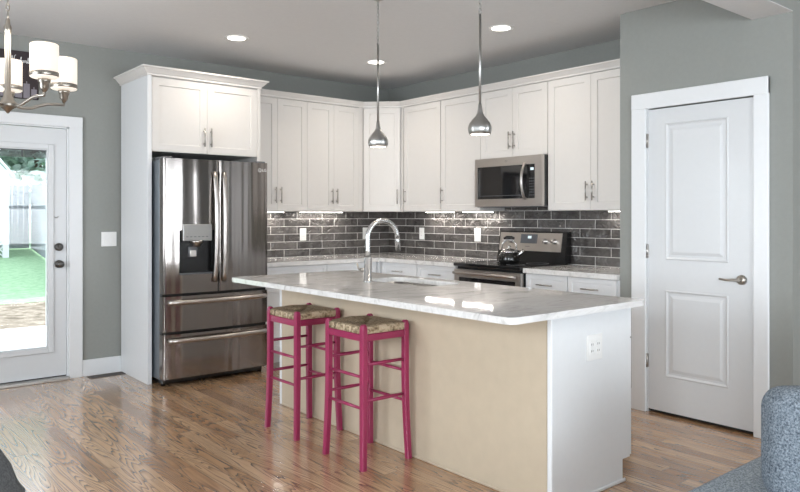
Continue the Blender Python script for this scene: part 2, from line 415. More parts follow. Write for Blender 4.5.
def slab_with_panels(wd, z0, z1, yf, th, holes, panels=True):
    mb = MB(); face_with_holes(mb, 0, wd, z0, z1, yf, holes)
    face_with_holes(mb, 0, wd, z0, z1, yf + th, [] if panels else holes)
    mb.quad((0, yf, z0), (wd, yf, z0), (wd, yf + th, z0), (0, yf + th, z0)); mb.quad((0, yf, z1), (wd, yf, z1), (wd, yf + th, z1), (0, yf + th, z1))
    for x in (0, wd): mb.quad((x, yf, z0), (x, yf + th, z0), (x, yf + th, z1), (x, yf, z1))
    if panels:
        for h in holes: raised_panel(mb, *h, yf)
    return mb
pd = bpy.data.objects.new('door_1', None); COL.objects.link(pd); pd['kind'] = 'structure'
pd.location = (XP, -3.5625, 0); pd.rotation_euler = (0, 0, RB)
slab_with_panels(.702, .022, 2.045, .004, .035, [(.125, .548, 1.035, 1.945), (.125, .548, .255, .835)]).build('door_slab', 'door', pd)
for z in (.348, 1.089, 1.837):
    hb = MB().box(-.010, .004, -.004, .006, z - .045, z + .045, .001)
    hb.cyl((-.004, -.007, z - .047), (-.004, -.007, z + .047), .006, n=10); hb.build('hinge', 'pull', pd)
hd = MB().lathe([(.0, -.022), (.020, -.022), (.029, -.014), (.031, .002)], (.630, 0, .936), 24, 'y').cyl((.630, -.02, .936), (.630, -.055, .936), .011, n=14)
hd.tube([(.634, -.050, .936), (.60, -.055, .937), (.56, -.055, .934), (.515, -.050, .938)], [.011, .0105, .009, .0085], 10, squash=.8)
hd.build('door_handle', 'nickel', pd)
MB().box(.002, .70, .006, .034, .012, .0215).build('door_sweep', 'dark', pd)

gd = bpy.data.objects.new('door_2', None); COL.objects.link(gd); gd['kind'] = 'structure'; gd.location = (DX0 + .014, 0, 0)
GW = DX1 - DX0 - .028
gx0, gx1, gz0, gz1 = .13, GW - .125, .255, 1.875
sl = slab_with_panels(GW, .03, 2.035, .018, .044, [(gx0, gx1, gz0, gz1)], False)
for (a, b_, c, d) in ((gx0, gx0 + .02, gz0, gz1), (gx1 - .02, gx1, gz0, gz1), (gx0 + .02, gx1 - .02, gz0, gz0 + .02), (gx0 + .02, gx1 - .02, gz1 - .02, gz1)): sl.box(a, b_, .018, .06, c, d)
sl.build('door_slab', 'door', gd)
fr = MB()
for (a, b_, c, d) in ((gx0 - .03, gx0 + .012, gz0 - .03, gz1 + .03), (gx1 - .012, gx1 + .03, gz0 - .03, gz1 + .03), (gx0 + .012, gx1 - .012, gz0 - .03, gz0 + .012), (gx0 + .012, gx1 - .012, gz1 - .012, gz1 + .03)):
    fr.box(a, b_, .005, .018, c, d, .004)
fr.build('glazing_frame', 'door', gd)
MB().box(gx0 + .01, gx1 - .01, .036, .042, gz0 + .01, gz1 - .01).build('pane', 'pane', gd)
bl = MB()
for i in range(7): bl.box(gx0 + .025, gx1 - .022, .044, .056, 1.795 + i * .0085, 1.800 + i * .0085)
bl.box(gx0 + .022, gx1 - .02, .043, .057, 1.850, 1.862); bl.box(gx1 - .20, gx1 - .19, .0425, .0435, 1.795, 1.86)
bl.build('raised_blind', 'greyplastic', gd)
for z, nm in ((1.075, 'deadbolt'), (.937, 'door_knob')):
    k = MB().lathe([(.0, -.012), (.026, -.012), (.032, -.004), (.032, .018)], (GW - .058, 0, z), 24, 'y')
    if nm == 'door_knob': k.lathe([(.012, -.012), (.012, -.03), (.024, -.040), (.028, -.052), (.022, -.063), (.004, -.066)], (GW - .058, 0, z), 24, 'y')
    else: k.box(GW - .062, GW - .054, -.028, -.010, z - .016, z + .016, .002)
    k.build(nm, 'darknickel', gd)
MB().box(GW - .001, GW + .003, .02, .05, .88, 1.0).build('latch_plate', 'black', gd)
MB().tube([(GW - .09, .016, 1.32), (GW - .075, .010, 1.31), (GW - .06, .012, 1.325)], .003, 6).build('hook', 'nickel', gd)
MB().box(.0, GW, .02, .05, .022, .030).build('door_sweep', 'dark', gd)

# ------------------------------------------------------------------ cabinets
def shaker(x0, x1, z0, z1, yf, th=.02, rail=.058, rec=.008):
    """flat shaker front: four frame members around a recessed field (front towards -y)"""
    mb = MB()
    face_with_holes(mb, x0, x1, z0, z1, yf, [(x0 + rail, x1 - rail, z0 + rail, z1 - rail)])
    a, b_, c, d = x0 + rail, x1 - rail, z0 + rail, z1 - rail
    e = .003
    o = [(a, yf, c), (b_, yf, c), (b_, yf, d), (a, yf, d)]; i = [(a + e, yf + rec, c + e), (b_ - e, yf + rec, c + e), (b_ - e, yf + rec, d - e), (a + e, yf + rec, d - e)]
    for k in range(4): mb.quad(o[k], o[(k + 1) % 4], i[(k + 1) % 4], i[k])
    mb.quad(*i)
    yb = yf + th
    for p in (((x0, z0), (x1, z0)), ((x1, z0), (x1, z1)), ((x1, z1), (x0, z1)), ((x0, z1), (x0, z0))):
        (u0, v0), (u1, v1) = p; mb.quad((u0, yf, v0), (u1, yf, v1), (u1, yb, v1), (u0, yb, v0))
    mb.quad((x0, yb, z0), (x1, yb, z0), (x1, yb, z1), (x0, yb, z1))
    bmesh.ops.remove_doubles(mb.bm, verts=mb.bm.verts, dist=1e-5)
    return mb
def pull(x, z, yf, vert=True, ln=.15, parent=None):
    mb = MB(); r = .0055
    if vert:
        mb.cyl((x, yf - .028, z - ln / 2), (x, yf - .028, z + ln / 2), r, n=10)
        for s in (-1, 1): mb.cyl((x, yf, z + s * ln * .33), (x, yf - .028, z + s * ln * .33), .0045, n=8)
    else:
        mb.cyl((x - ln / 2, yf - .028, z), (x + ln / 2, yf - .028, z), r, n=10)
        for s in (-1, 1): mb.cyl((x + s * ln * .33, yf, z), (x + s * ln * .33, yf - .028, z), .0045, n=8)
    mb.build('handle', 'pull', parent)
def cabinet(name, label, loc, rz, wd, dep, z0, z1, doors=(), drawers=(), group=None, toe=False, mat='cab', gap=.0025, pz=None):
    """local x 0..wd, back at y=0, front at y=-dep. doors: (x0,x1,z0,z1,handle_x or None,handle_z)"""
    t = thing(name, label, 'cabinet', loc, rz, group)
    bd = MB()
    if toe: bd.box(0, wd, -(dep - .02), -.008, z0 + .10, z1).box(0, wd, -(dep - .09), -.008, z0, z0 + .10)
    else: bd.box(0, wd, -(dep - .02), -.008, z0, z1)
    bd.build('body', mat, t)
    for (a, b_, c, d, hx, hz) in doors:
        o = shaker(a + gap / 2, b_ - gap / 2, c, d, -dep).build('door', mat, t)
        if hx is not None: pull(hx, hz, -dep, True, .15, o)
    for (a, b_, c, d) in drawers:
        o = shaker(a + gap / 2, b_ - gap / 2, c, d, -dep, rail=.035 if d - c < .2 else .058).build('drawer', mat, t)
        pull((a + b_) / 2, (c + d) / 2, -dep, False, .15, o)
    return t
UZ0, UZ1 = 1.372, 2.437
GU = 'upper wall cabinets'
HZ = 1.523
ud = lambda a, b_, hx: (a, b_, UZ0 + .003, UZ1 - .004, hx, HZ)
cabinet('upper_cabinet', 'tall white double-door wall cabinet beside the refrigerator, its left part hidden by it', (-1.955, 0, 0), 0, .672, .33, UZ0, UZ1, [ud(0.005, .345, .317), ud(.345, .672, .375)], group=GU)
cabinet('upper_cabinet', 'white double-door wall cabinet between the refrigerator-side cabinet and the angled corner cabinet', (-1.283, 0, 0), 0, .620, .33, UZ0, UZ1, [ud(0, .313, .284), ud(.313, .62, .342)], group=GU)
# angled corner cabinet
t = thing('corner_cabinet', 'white angled single-door wall cabinet across the room corner behind the far pendant', 'cabinet', (0, 0, 0), 0, GU)
MB().prism([(-.008, -.008), (-.663, -.008), (-.663, -.33), (-.612, -.33), (-.600, -.318), (-.318, -.600), (-.33, -.612), (-.33, -.638), (-.008, -.638)], UZ0, UZ1).build('body', 'cab', t)
ang = -PI / 4
L_ = math.hypot(.27, .27)
e = bpy.data.objects.new('corner_front', None)
mat = Matrix.Translation((-.606, -.324, 0)) @ Matrix.Rotation(ang, 4, 'Z')
sb = shaker(.010, .388, UZ0 + .003, UZ1 - .004, -.019); bmesh.ops.transform(sb.bm, matrix=mat, verts=sb.bm.verts); dd = sb.build('door', 'cab', t)
pb = MB(); pb.cyl((.358, -.047, HZ - .075), (.358, -.047, HZ + .075), .0055, n=10)
for s in (-1, 1): pb.cyl((.358, -.019, HZ + s * .05), (.358, -.047, HZ + s * .05), .0045, n=8)
bmesh.ops.transform(pb.bm, matrix=mat, verts=pb.bm.verts); pb.build('handle', 'pull', dd)
bpy.data.objects.remove(e)
cabinet('upper_cabinet', 'white single-door wall cabinet immediately to the right of the angled corner cabinet', (0, -.638, 0), RB, .562, .33, UZ0, UZ1, [ud(.012, .559, .040)], group=GU)
cabinet('upper_cabinet', 'white single-door wall cabinet directly left of the microwave', (0, -1.20, 0), RB, .528, .33, UZ0, UZ1, [ud(0.004, .525, .028)], group=GU)
cabinet('upper_cabinet', 'short white double-door wall cabinet above the microwave', (0, -1.728, 0), RB, .756, .33, 1.835, UZ1, [(0, .378, 1.838, UZ1 - .004, .352, 1.98), (.378, .756, 1.838, UZ1 - .004, .404, 1.98)], group=GU)
cabinet('upper_cabinet', 'tall white double-door wall cabinet right of the microwave, running behind the pantry wall', (0, -2.484, 0), RB, .845, .33, UZ0, UZ1, [ud(.004, .418, .388), ud(.418, .842, .448)], group=GU)
# refrigerator surround
FX0, FX1 = -2.948, -1.955
t = thing('fridge_surround_cabinet', 'tall white cabinet surround enclosing the refrigerator with two doors above it', 'cabinet', (FX0, 0, 0), 0)
FW = FX1 - FX0
MB().box(0, .034, -.632, -.018, 0, 2.437, .001).build('side_panel', 'trim', t)
MB().box(FW - .030, FW, -.632, -.008, 0, 2.437, .001).build('side_panel', 'cab', t)
MB().box(.034, FW - .03, -.610, -.008, 1.84, 2.437).build('body', 'cab', t)
for a, b_, hx in ((.036, .498, .468), (.498, FW - .032, .528)):
    o = shaker(a + .0015, b_ - .0015, 1.842, 2.425, -.63).build('door', 'cab', t); pull(hx, 1.975, -.63, True, .155, o)
# crown mouldings (profile swept along a polyline, front to the left of travel direction)
def sweep(path, prof, closed_top=True):
    mb = MB(); rings = []
    n = len(path)
    for i in range(n):
        p = Vector(path[i])
        d0 = (Vector(path[i]) - Vector(path[i - 1])).normalized() if i > 0 else None
        d1 = (Vector(path[i + 1]) - Vector(path[i])).normalized() if i < n - 1 else None
        d0 = d0 or d1; d1 = d1 or d0
        n0, n1 = Vector((d0.y, -d0.x)), Vector((d1.y, -d1.x)); m_ = (n0 + n1).normalized(); k = 1 / max(.3, m_.dot(n0))
        rings.append([mb.bm.verts.new((p.x + m_.x * k * o_, p.y + m_.y * k * o_, z)) for o_, z in prof])
    m2 = len(prof)
    for i in range(n - 1):
        for j in range(m2):
            mb.bm.faces.new((rings[i][j], rings[i][(j + 1) % m2], rings[i + 1][(j + 1) % m2], rings[i + 1][j]))
    mb.bm.faces.new(rings[0]); mb.bm.faces.new(rings[-1][::-1]); return mb
z = UZ1
prof = [(-.02, z + .0005), (.006, z + .0005), (.008, z + .016), (.014, z + .022), (.034, z + .044), (.042, z + .048), (.042, z + .058), (-.02, z + .058)]
tag(sweep([(-1.885, -.33), (-.612, -.33), (-.33, -.612), (-.33, -3.34)], prof).build('crown_molding', 'cab'),
    'long white crown molding running along the tops of the wall cabinets and round the corner', 'molding')
prof2 = [(-.03, z + .0005), (.006, z + .0005), (.008, z + .014), (.016, z + .02), (.044, z + .052), (.056, z + .056), (.056, z + .068), (-.03, z + .068)]
tag(sweep([(FX0, -.001), (FX0, -.632), (FX1, -.632), (FX1, -.37)], prof2).build('crown_molding', 'cab'),
    'short deep white crown molding on top of the refrigerator surround', 'molding')

# base cabinets
GB = 'base cabinets under the wall worktops'
BD, BZ = .62, .870
def base(label, loc, rz, wd, cells):
    t = cabinet('base_cabinet', label, loc, rz, wd, BD, 0, BZ + .003, [], [(a, b_, .715, BZ) for a, b_ in cells], GB, True, 'trim')
    for a, b_ in cells:
        o = shaker(a + .00125, b_ - .00125, .105, .708, -BD).build('door', 'trim', t); pull(b_ - .035, .62, -BD, True, .15, o)
    return t
base('white base cabinet under the worktop beside the refrigerator', (-1.95, 0, 0), 0, .70, [(0.003, .699)])
base('white base cabinet in the back run beside the room corner', (-1.249, 0, 0), 0, .60, [(0.002, .590)])
t = thing('corner_base_cabinet', 'white blind base cabinet in the room corner under the worktop', 'cabinet', (0, 0, 0), 0, GB)
MB().box(-.645, -.008, -.645, -.008, .10, BZ + .003).build('body', 'trim', t)
MB().box(-.55, -.008, -.645, -.008, 0, .10).build('plinth', 'trim', t)
base('white drawer base cabinet right of the room corner, behind the faucet spout', (0, -.65, 0), RB, .535, [(0.012, .533)])
base('white drawer base cabinet directly left of the range', (0, -1.187, 0), RB, .535, [(0.002, .530)])
base('white drawer base cabinet directly right of the range', (0, -2.494, 0), RB, .406, [(0.004, .404)])
base('white drawer base cabinet next to the pantry wall', (0, -2.902, 0), RB, .44, [(0.002, .418)])
CT0, CT1 = .875, .914
tag(MB().prism([(-1.952, -.008), (-1.952, -.648), (-.648, -.648), (-.648, -1.724), (-.008, -1.724), (-.008, -.008)], CT0, CT1, .003).build('worktop', 'marble'),
    'L-shaped white marble worktop running from the refrigerator round the corner to the range', 'worktop')
tag(MB().prism([(-.648, -2.492), (-.648, -3.342), (-.008, -3.342), (-.008, -2.492)], CT0, CT1, .003).build('worktop', 'marble'),
    'short white marble worktop between the range and the pantry wall', 'worktop')
# under-cabinet lights
def led(label, loc, rz, ln, power):
    t = thing('under_cabinet_light', label, 'light', loc, rz, 'strip lights under the wall cabinets')
    MB().box(0, ln, -.012, .012, 0, .008, .002).build('housing', 'white', t)
    MB().box(.005, ln - .005, -.008, .008, -.003, 0).build('diffuser', 'led', t)
    a = area('strip_lamp', (ln / 2, 0, -.006), (0, 0, 0), ln, .015, power, (1., .93, .85)); a.parent = t
led('strip light under the wall cabinet beside the refrigerator', (-1.90, -.09, UZ0 - .0085), 0, .50, 2.2)
led('strip light under the back wall cabinet next to the corner', (-1.22, -.09, UZ0 - .0085), 0, .52, 2.2)
led('strip light under the single-door cabinet right of the corner', (-.09, -.72, UZ0 - .0085), RB, .42, 2.0)
led('strip light under the cabinet directly left of the microwave', (-.09, -1.26, UZ0 - .0085), RB, .40, 2.0)
led('strip light under the wall cabinet by the pantry wall', (-.09, -2.90, UZ0 - .0085), RB, .36, 1.6)

# ------------------------------------------------------------------ refrigerator
t = thing('refrigerator', 'dark stainless french-door refrigerator with water dispenser and two bottom freezer drawers', 'refrigerator', (-2.9025, 0, 0))
RW = .912
def bulge(x): return -.828 - .016 * (1 - ((x - RW / 2) / (RW / 2)) ** 2)
def curved(x0, x1, z0, z1, hole=None, yb=-.752):
    mb = MB(); n = 14
    xs = sorted({round(x0 + (x1 - x0) * i / n, 5) for i in range(n + 1)} | ({hole[0], hole[1]} if hole else set()))
    zs = sorted({z0, z1} | ({hole[2], hole[3]} if hole else set()))
    e = .012
    def yf(x):
        k = 0.
        for d in (x - x0, x1 - x):
            if d < e: k = max(k, e - math.sqrt(max(0., e * e - (e - d) ** 2)))
        return bulge(x) + k
    xs = sorted(set(xs) | {x0 + e * .15, x0 + e * .45, x0 + e, x1 - e, x1 - e * .45, x1 - e * .15})
    V = {}
    def v(i, k):
        if (i, k) not in V: V[i, k] = mb.bm.verts.new((xs[i], yf(xs[i]), zs[k]))
        return V[i, k]
    for i in range(len(xs) - 1):
        for k in range(len(zs) - 1):
            cx, cz = (xs[i] + xs[i + 1]) / 2, (zs[k] + zs[k + 1]) / 2
            if hole and hole[0] < cx < hole[1] and hole[2] < cz < hole[3]: continue
            f = mb.bm.faces.new((v(i, k), v(i + 1, k), v(i + 1, k + 1), v(i, k + 1))); f.smooth = True
    for zz in (z0, z1):
        mb.bm.faces.new([mb.bm.verts.new((x, yf(x), zz)) for x in xs] + [mb.bm.verts.new((x1, yb, zz)), mb.bm.verts.new((x0, yb, zz))])
    for x in (x0, x1): mb.quad((x, yf(x), z0), (x, yb, z0), (x, yb, z1), (x, yf(x), z1))
    mb.quad((x0, yb, z0), (x1, yb, z0), (x1, yb, z1), (x0, yb, z1))
    return mb
MB().box(.004, RW - .004, -.745, -.03, .05, 1.765, .003).build('body', 'fridgeside', t)
hole = (.128, .418, .865, 1.215)
dl = curved(.002, RW / 2 - .002, .722, 1.775, hole).build('door', 'blacksteel', t)
dr = curved(RW / 2 + .002, RW - .002, .722, 1.775).build('door', 'blacksteel', t)
d1 = curved(.002, RW - .002, .428, .700).build('drawer', 'blacksteel', t)
d2 = curved(.002, RW - .002, .062, .405).build('drawer', 'blacksteel', t)
MB().box(.008, RW - .008, -.80, -.748, .05, 1.77).build('gasket', 'black', t)
g = MB().box(.02, RW - .02, -.76, -.60, .012, .058, .004)
for i in range(12): g.box(.06 + i * .068, .10 + i * .068, -.764, -.758, .02, .05)
g.build('toe_grille', 'black', t)
for x in (.035, RW - .035): MB().cyl((x, -.74, 0), (x, -.74, .05), .018, n=12).build('foot', 'black', t)
for x in (.05, RW - .05): MB().box(x - .04, x + .04, -.80, -.64, 1.766, 1.79, .005).build('hinge_cover', 'greyplastic', t)
# dispenser
ya = -.835
dp = MB(); hx0, hx1, hz0, hz1 = hole
yb = -.765
dp.quad((hx0, yb, hz0), (hx1, yb, hz0), (hx1, yb, hz1), (hx0, yb, hz1))
for (p, q) in (((hx0, hz0), (hx1, hz0)), ((hx1, hz0), (hx1, hz1)), ((hx1, hz1), (hx0, hz1)), ((hx0, hz1), (hx0, hz0))):
    dp.quad((p[0], bulge(p[0]), p[1]), (q[0], bulge(q[0]), q[1]), (q[0], yb, q[1]), (p[0], yb, p[1]))
dp.build('dispenser_recess', 'black', dl)
MB().box(hx0 + .028, hx1 - .022, -.848, -.80, 1.130, 1.262, .004).build('dispenser_panel', 'dispgrey', dl)
dpk = MB()
for i in range(6): dpk.box(hx0 + .05 + i * .033, hx0 + .068 + i * .033, -.8488, -.848, 1.160, 1.166)
dpk.build('keypad_print', 'greyplastic', dl)
MB().lathe([(.028, 0), (.034, .02), (.05, .035), (.052, .05)], ((hx0 + hx1) / 2 + .01, -.80, 1.082), 20).build('nozzle', 'steel', dl)
MB().box(hx0 + .03, hx1 - .075, -.785, -.768, hz0 + .01, 1.075, .004).build('dispenser_back', 'dispgrey', dl)
MB().box(hx1 - .072, hx1 - .006, -.785, -.768, hz0 + .01, 1.09, .004).build('dispenser_side', 'fridgeside', dl)
MB().box(hx0 + .085, hx0 + .160, -.812, -.782, 1.0, 1.085, .008, 2).build('dispenser_paddle', 'greyplastic', dl)
MB().box(hx0 + .098, hx0 + .148, -.815, -.811, 1.005, 1.055, .003).build('paddle_face', 'steel', dl)
MB().box(hx0 + .01, hx1 - .01, -.838, -.768, hz0, hz0 + .012, .002).build('drip_tray', 'greyplastic', dl)
# handles
for x, par, s in ((RW / 2 - .040, dl, -1), (RW / 2 + .040, dr, 1)):
    mb = MB(); pts = []
    for i in range(17):
        u = i / 16; z_ = .80 + u * .88; pts.append((x - s * .004 * math.sin(PI * u), -.853 - .040 * math.sin(PI * u) ** .6, z_))
    mb.tube(pts, .0155, 12, squash=1.25)
    for z_ in (.815, 1.665): mb.cyl((x, -.835, z_), (x, -.862, z_), .012, n=10)
    mb.build('handle', 'steelv', par)
for zc, par in ((.655, d1), (.358, d2)):
    mb = MB(); pts = []
    for i in range(21):
        u = i / 20; x = .035 + u * (RW - .07); pts.append((x, -.848 - .046 * math.sin(PI * u) ** .5, zc))
    mb.tube(pts, .0165, 12, squash=1.15)
    for x in (.05, RW - .05): mb.cyl((x, -.825, zc), (x, -.858, zc), .012, n=10)
    mb.build('handle', 'steelv', par)
def text_mesh(name, body, size, mat, parent, loc, rot, ext=.0006, align='CENTER'):
    c = bpy.data.curves.new(name, 'FONT'); c.body = body; c.size = size; c.extrude = ext; c.align_x = align; c.align_y = 'CENTER'
    o = bpy.data.objects.new('tmp_text', c); COL.objects.link(o)
    dg = bpy.context.evaluated_depsgraph_get(); me = bpy.data.meshes.new_from_object(o.evaluated_get(dg))
    bpy.data.objects.remove(o); me.materials.clear(); me.materials.append(M[mat])
    q = bpy.data.objects.new(name, me); COL.objects.link(q); q.parent = parent; q.location = loc; q.rotation_euler = rot
    return q
lx, lz = RW - .060, 1.712
ly = bulge(RW - .06) - .0012
text_mesh('logo_lettering', 'LG', .034, 'signwhite', dr, (lx + .022, ly, lz), (PI / 2, 0, R(2)))
mb = MB(); mb.tube([(lx - .022 + .014 * math.cos(a), ly, lz + .014 * math.sin(a)) for a in [2 * PI * i / 20 for i in range(21)]], .0022, 6)
mb.box(lx - .024, lx - .0215, ly - .001, ly + .001, lz - .006, lz + .007); mb.box(lx - .024, lx - .015, ly - .001, ly + .001, lz - .007, lz - .005)
mb.build('logo_ring', 'signwhite', dr)

# ------------------------------------------------------------------ microwave
t = thing('microwave', 'stainless over-the-range microwave with dark window under the short wall cabinet', 'microwave', (0, -1.729, 0), RB)
mw, md, mz0, mz1 = .754, .405, 1.408, 1.832
MB().box(0, mw, -md + .04, -.010, mz0 + .008, mz1, .003).build('body', 'black', t)
mf = MB(); face_with_holes(mf, .0, mw, mz0, mz1 - .002, -md, [(.028, mw - .072, mz0 + .066, mz1 - .075)])
mf.box(.0, .028, -md + .0005, -md + .036, mz0, mz1 - .002).box(mw - .072, mw, -md + .0005, -md + .036, mz0, mz1 - .002).box(.028, mw - .072, -md + .0005, -md + .036, mz0, mz0 + .066).box(.028, mw - .072, -md + .0005, -md + .036, mz1 - .075, mz1 - .002)
dm = mf.build('door', 'steel', t)
MB().box(.028, .598, -md + .008, -md + .03, mz0 + .066, mz1 - .075).build('window', 'blackglass', dm)
MB().box(.052, .56, -md + .006, -md + .0085, mz0 + .092, mz0 + .096).box(.052, .056, -md + .006, -md + .0085, mz0 + .092, mz1 - .10).build('window_border', 'greyplastic', dm)
cp = MB().box(.600, mw - .072, -md + .004, -md + .03, mz0 + .066, mz1 - .075).build('control_panel', 'black', t)
MB().box(.634, .668, -md + .0032, -md + .0042, mz1 - .125, mz1 - .103).build('display', 'screen', cp)
kb = MB()
for i in range(3):
    for j in range(7): kb.box(.622 + i * .019, .633 + i * .019, -md + .0034, -md + .0042, mz0 + .09 + j * .023, mz0 + .097 + j * .023)
kb.build('keypad', 'greyplastic', cp)
mb = MB(); pts = [(.585, -md - .012 - .045 * math.sin(PI * i / 14) ** .8, mz0 + .062 + (mz1 - mz0 - .128) * i / 14) for i in range(15)]
mb.tube(pts, .0125, 12, squash=.8)
for p in (pts[0], pts[-1]): mb.cyl((p[0], -md + .004, p[2]), (p[0], -md - .014, p[2]), .010, n=10)
mb.build('handle', 'steelv', dm)
MB().tube([(.37 + .013 * math.cos(a), -md - .0006, mz1 - .036 + .006 * math.sin(a)) for a in [2 * PI * i / 16 for i in range(17)]], .0012, 5).build('emblem', 'greyplastic', dm)
g = MB().box(.0, mw, -md + .03, -.02, mz0 - .004, mz0 + .008)
for i in range(10): g.box(.05 + i * .066, .095 + i * .066, -md + .05, -md + .10, mz0 - .006, mz0 - .004)
g.build('underside_grille', 'greyplastic', t)

# ------------------------------------------------------------------ range
t = thing('range', 'stainless electric range with black glass cooktop and upright control backguard', 'stove', (0, -1.7285, 0), RB)
rw = .7585
MB().box(.003, rw - .003, -.625, -.012, .09, .890, .002).build('body', 'black', t)
MB().box(.02, rw - .02, -.58, -.02, 0.0, .09).build('plinth', 'black', t)
ct = MB().box(0, rw, -.675, -.06, .893, .922, .004).build('cooktop', 'blackglass', t)
for x, y, r in ((.20, -.22, .075), (.56, -.22, .095), (.20, -.50, .10), (.56, -.50, .075)):
    MB().tube([(x + r * math.cos(a), y + r * math.sin(a), .9222) for a in [2 * PI * i / 32 for i in range(33)]], .0010, 4).build('burner_ring', 'greyplastic', ct)
od = MB(); face_with_holes(od, .004, rw - .004, .27, .868, -.665, [(.06, rw - .06, .36, .80)])
for (a, b_, c, d) in ((.004, .06, .27, .868), (rw - .06, rw - .004, .27, .868), (.06, rw - .06, .27, .36), (.06, rw - .06, .80, .868)): od.box(a, b_, -.6645, -.628, c, d)
odo = od.build('oven_door', 'steel', t)
MB().box(.06, rw - .06, -.660, -.64, .36, .80).build('oven_window', 'blackglass', odo)
hb = MB().tube([(.03 + (rw - .06) * i / 10, -.705, .838) for i in range(11)], .013, 12)
for x in (.05, rw - .05): hb.cyl((x, -.665, .838), (x, -.705, .838), .010, n=10)
hb.build('handle', 'steelv', odo)
dw_ = MB().box(.004, rw - .004, -.662, -.628, .095, .262, .003).build('drawer', 'steel', t)
# backguard, leaning slightly back
bgm = MB()
y0b, y1b = -.115, -.070
def lean(z): return y0b + (z - .922) / (1.19 - .922) * (y1b - y0b)
bgm.quad((0, y0b, .922), (rw, y0b, .922), (rw, y1b, 1.19), (0, y1b, 1.19)).quad((0, -.02, .922), (rw, -.02, .922), (rw, -.02, 1.19), (0, -.02, 1.19)).quad((0, y1b, 1.19), (rw, y1b, 1.19), (rw, -.02, 1.19), (0, -.02, 1.19)).quad((0, y0b, .922), (rw, y0b, .922), (rw, -.02, .922), (0, -.02, .922))
for x in (0, rw): bgm.quad((x, y0b, .922), (x, y1b, 1.19), (x, -.02, 1.19), (x, -.02, .922))
bgo = bgm.build('backguard', 'black', t)
def leanbox(x0, x1, z0, z1, th, mat, name, par):
    mb = MB(); q = [(x0, lean(z0), z0), (x1, lean(z0), z0), (x1, lean(z1), z1), (x0, lean(z1), z1)]; p = [(a, b_ - th, c) for a, b_, c in q]
    mb.quad(*p); mb.quad(*q)
    for i in range(4): mb.quad(q[i], q[(i + 1) % 4], p[(i + 1) % 4], p[i])
    return mb.build(name, mat, par)
fp = leanbox(.018, rw - .045, 1.018, 1.178, .006, 'steel', 'control_fascia', bgo)
leanbox(.265, .45, 1.085, 1.165, .009, 'greyplastic', 'clock_panel', fp)
leanbox(.345, .385, 1.128, 1.150, .0098, 'screen', 'display', fp)
for x in (.075, .155, .545, .645):
    z_ = 1.105; y_ = lean(z_) - .006
    MB().lathe([(.028, -.002), (.027, .003), (.022, -.006), (.021, -.026), (.0, -.027)][0:1] + [(.024, 0), (.021, -.026), (.001, -.028)], (x, y_, z_), 20, 'y').box(x - .004, x + .004, y_ - .034, y_ - .004, z_ - .02, z_ + .02, .001).build('knob', 'steelv', bgo)
bm_ = MB()
for i in range(9): bm_.box(.325 + i * .0055, .3285 + i * .0055, lean(1.058) - .0068, lean(1.058) - .0058, 1.055, 1.0615 - (i % 3) * .001)
bm_.build('brand_mark', 'greyplastic', fp)

# kettle on the back burner
t = thing('kettle', 'black and chrome stovetop kettle with arched handle standing on the cooktop', 'kettle', (-.440, -2.165, .9235), R(-60))
MB().lathe([(.074, 0), (.086, .008), (.089, .035), (.086, .065), (.074, .095)], n=32).build('body', 'enamel', t)
MB().lathe([(.0745, .0955), (.066, .108), (.048, .120), (.030, .126), (.016, .128), (.012, .132), (.016, .144), (.010, .152), (.001, .154)], n=32).build('lid', 'chrome', t)
MB().tube([(.066, 0, .065), (.100, 0, .090), (.122, 0, .118)], [.020, .015, .011], 14).build('spout', 'chrome', t)
pts = [(-.066 + .132 * i / 16, 0, .09 + .125 * math.sin(PI * (.12 + .76 * i / 16)) ** .55 - .03) for i in range(17)]
MB().tube([(-.066, 0, .10)] + [(a, b_, c + .02) for a, b_, c in pts[1:-1]] + [(.066, 0, .10)], .0055, 10).build('handle', 'chrome', t)
MB().tube([(-.045, 0, .212), (-.02, 0, .222), (.02, 0, .222), (.045, 0, .212)], [.012, .016, .016, .012], 12, squash=.8).build('handle_grip', 'black', t)

# ------------------------------------------------------------------ island
IX0, IX1, IY0, IY1 = -2.432, -1.782, -1.790, -4.172
t = thing('kitchen_island', 'white kitchen island base with a beige panel on the stool side', 'island', (0, 0, 0))
MB().box(IX0 + .02, IX1 - .022, IY1 + .02, -3.16, .10, .862).box(IX0 + .02, IX1 - .022, -2.42, IY0 - .02, .10, .862).box(IX0 + .02, IX1 - .022, -3.16, -2.42, .10, .69).box(IX0 + .02, -2.29, -3.16, -2.42, .69, .862).box(IX0 + .02, IX1 - .09, IY1 + .02, IY0 - .02, 0, .10).build('body', 'trim', t)
MB().box(IX0, IX0 + .018, IY1 + .024, IY0 - .022, 0, .884).build('front_panel', 'beige', t)
MB().box(IX0 - .009, IX0 - .0005, IY1 + .03, IY0 - .03, 0, .016, .004).build('shoe_molding', 'beige', t)
for y0, y1 in ((IY1, IY1 + .018), (IY0 - .018, IY0)):
    q = MB().prism([(IX0 + .012, 0), (IX1 - .085, 0), (IX1 - .085, .112), (IX1 - .0205, .112), (IX1 - .0205, .884), (IX0 + .012, .884)], y0, y1)
    # prism is drawn in x-z, stand it up
    for v in q.bm.verts: v.co = Vector((v.co.x, v.co.z, v.co.y))
    q.build('end_panel', 'trim', t)
MB().box(IX0 - .004, IX0 + .030, IY1 - .005, IY1 + .022, 0, .884, .004).build('corner_post', 'trim', t)
MB().box(IX0 - .004, IX0 + .020, IY0 - .022, IY0 + .005, 0, .884, .004).build('corner_post', 'trim', t)
MB().box(IX0 + .03, IX1 - .070, IY1 - .010, IY1 - .0005, 0, .018, .004).build('shoe_molding', 'trim', t)
n = 4; wy = (IY0 - IY1 - .008) / n
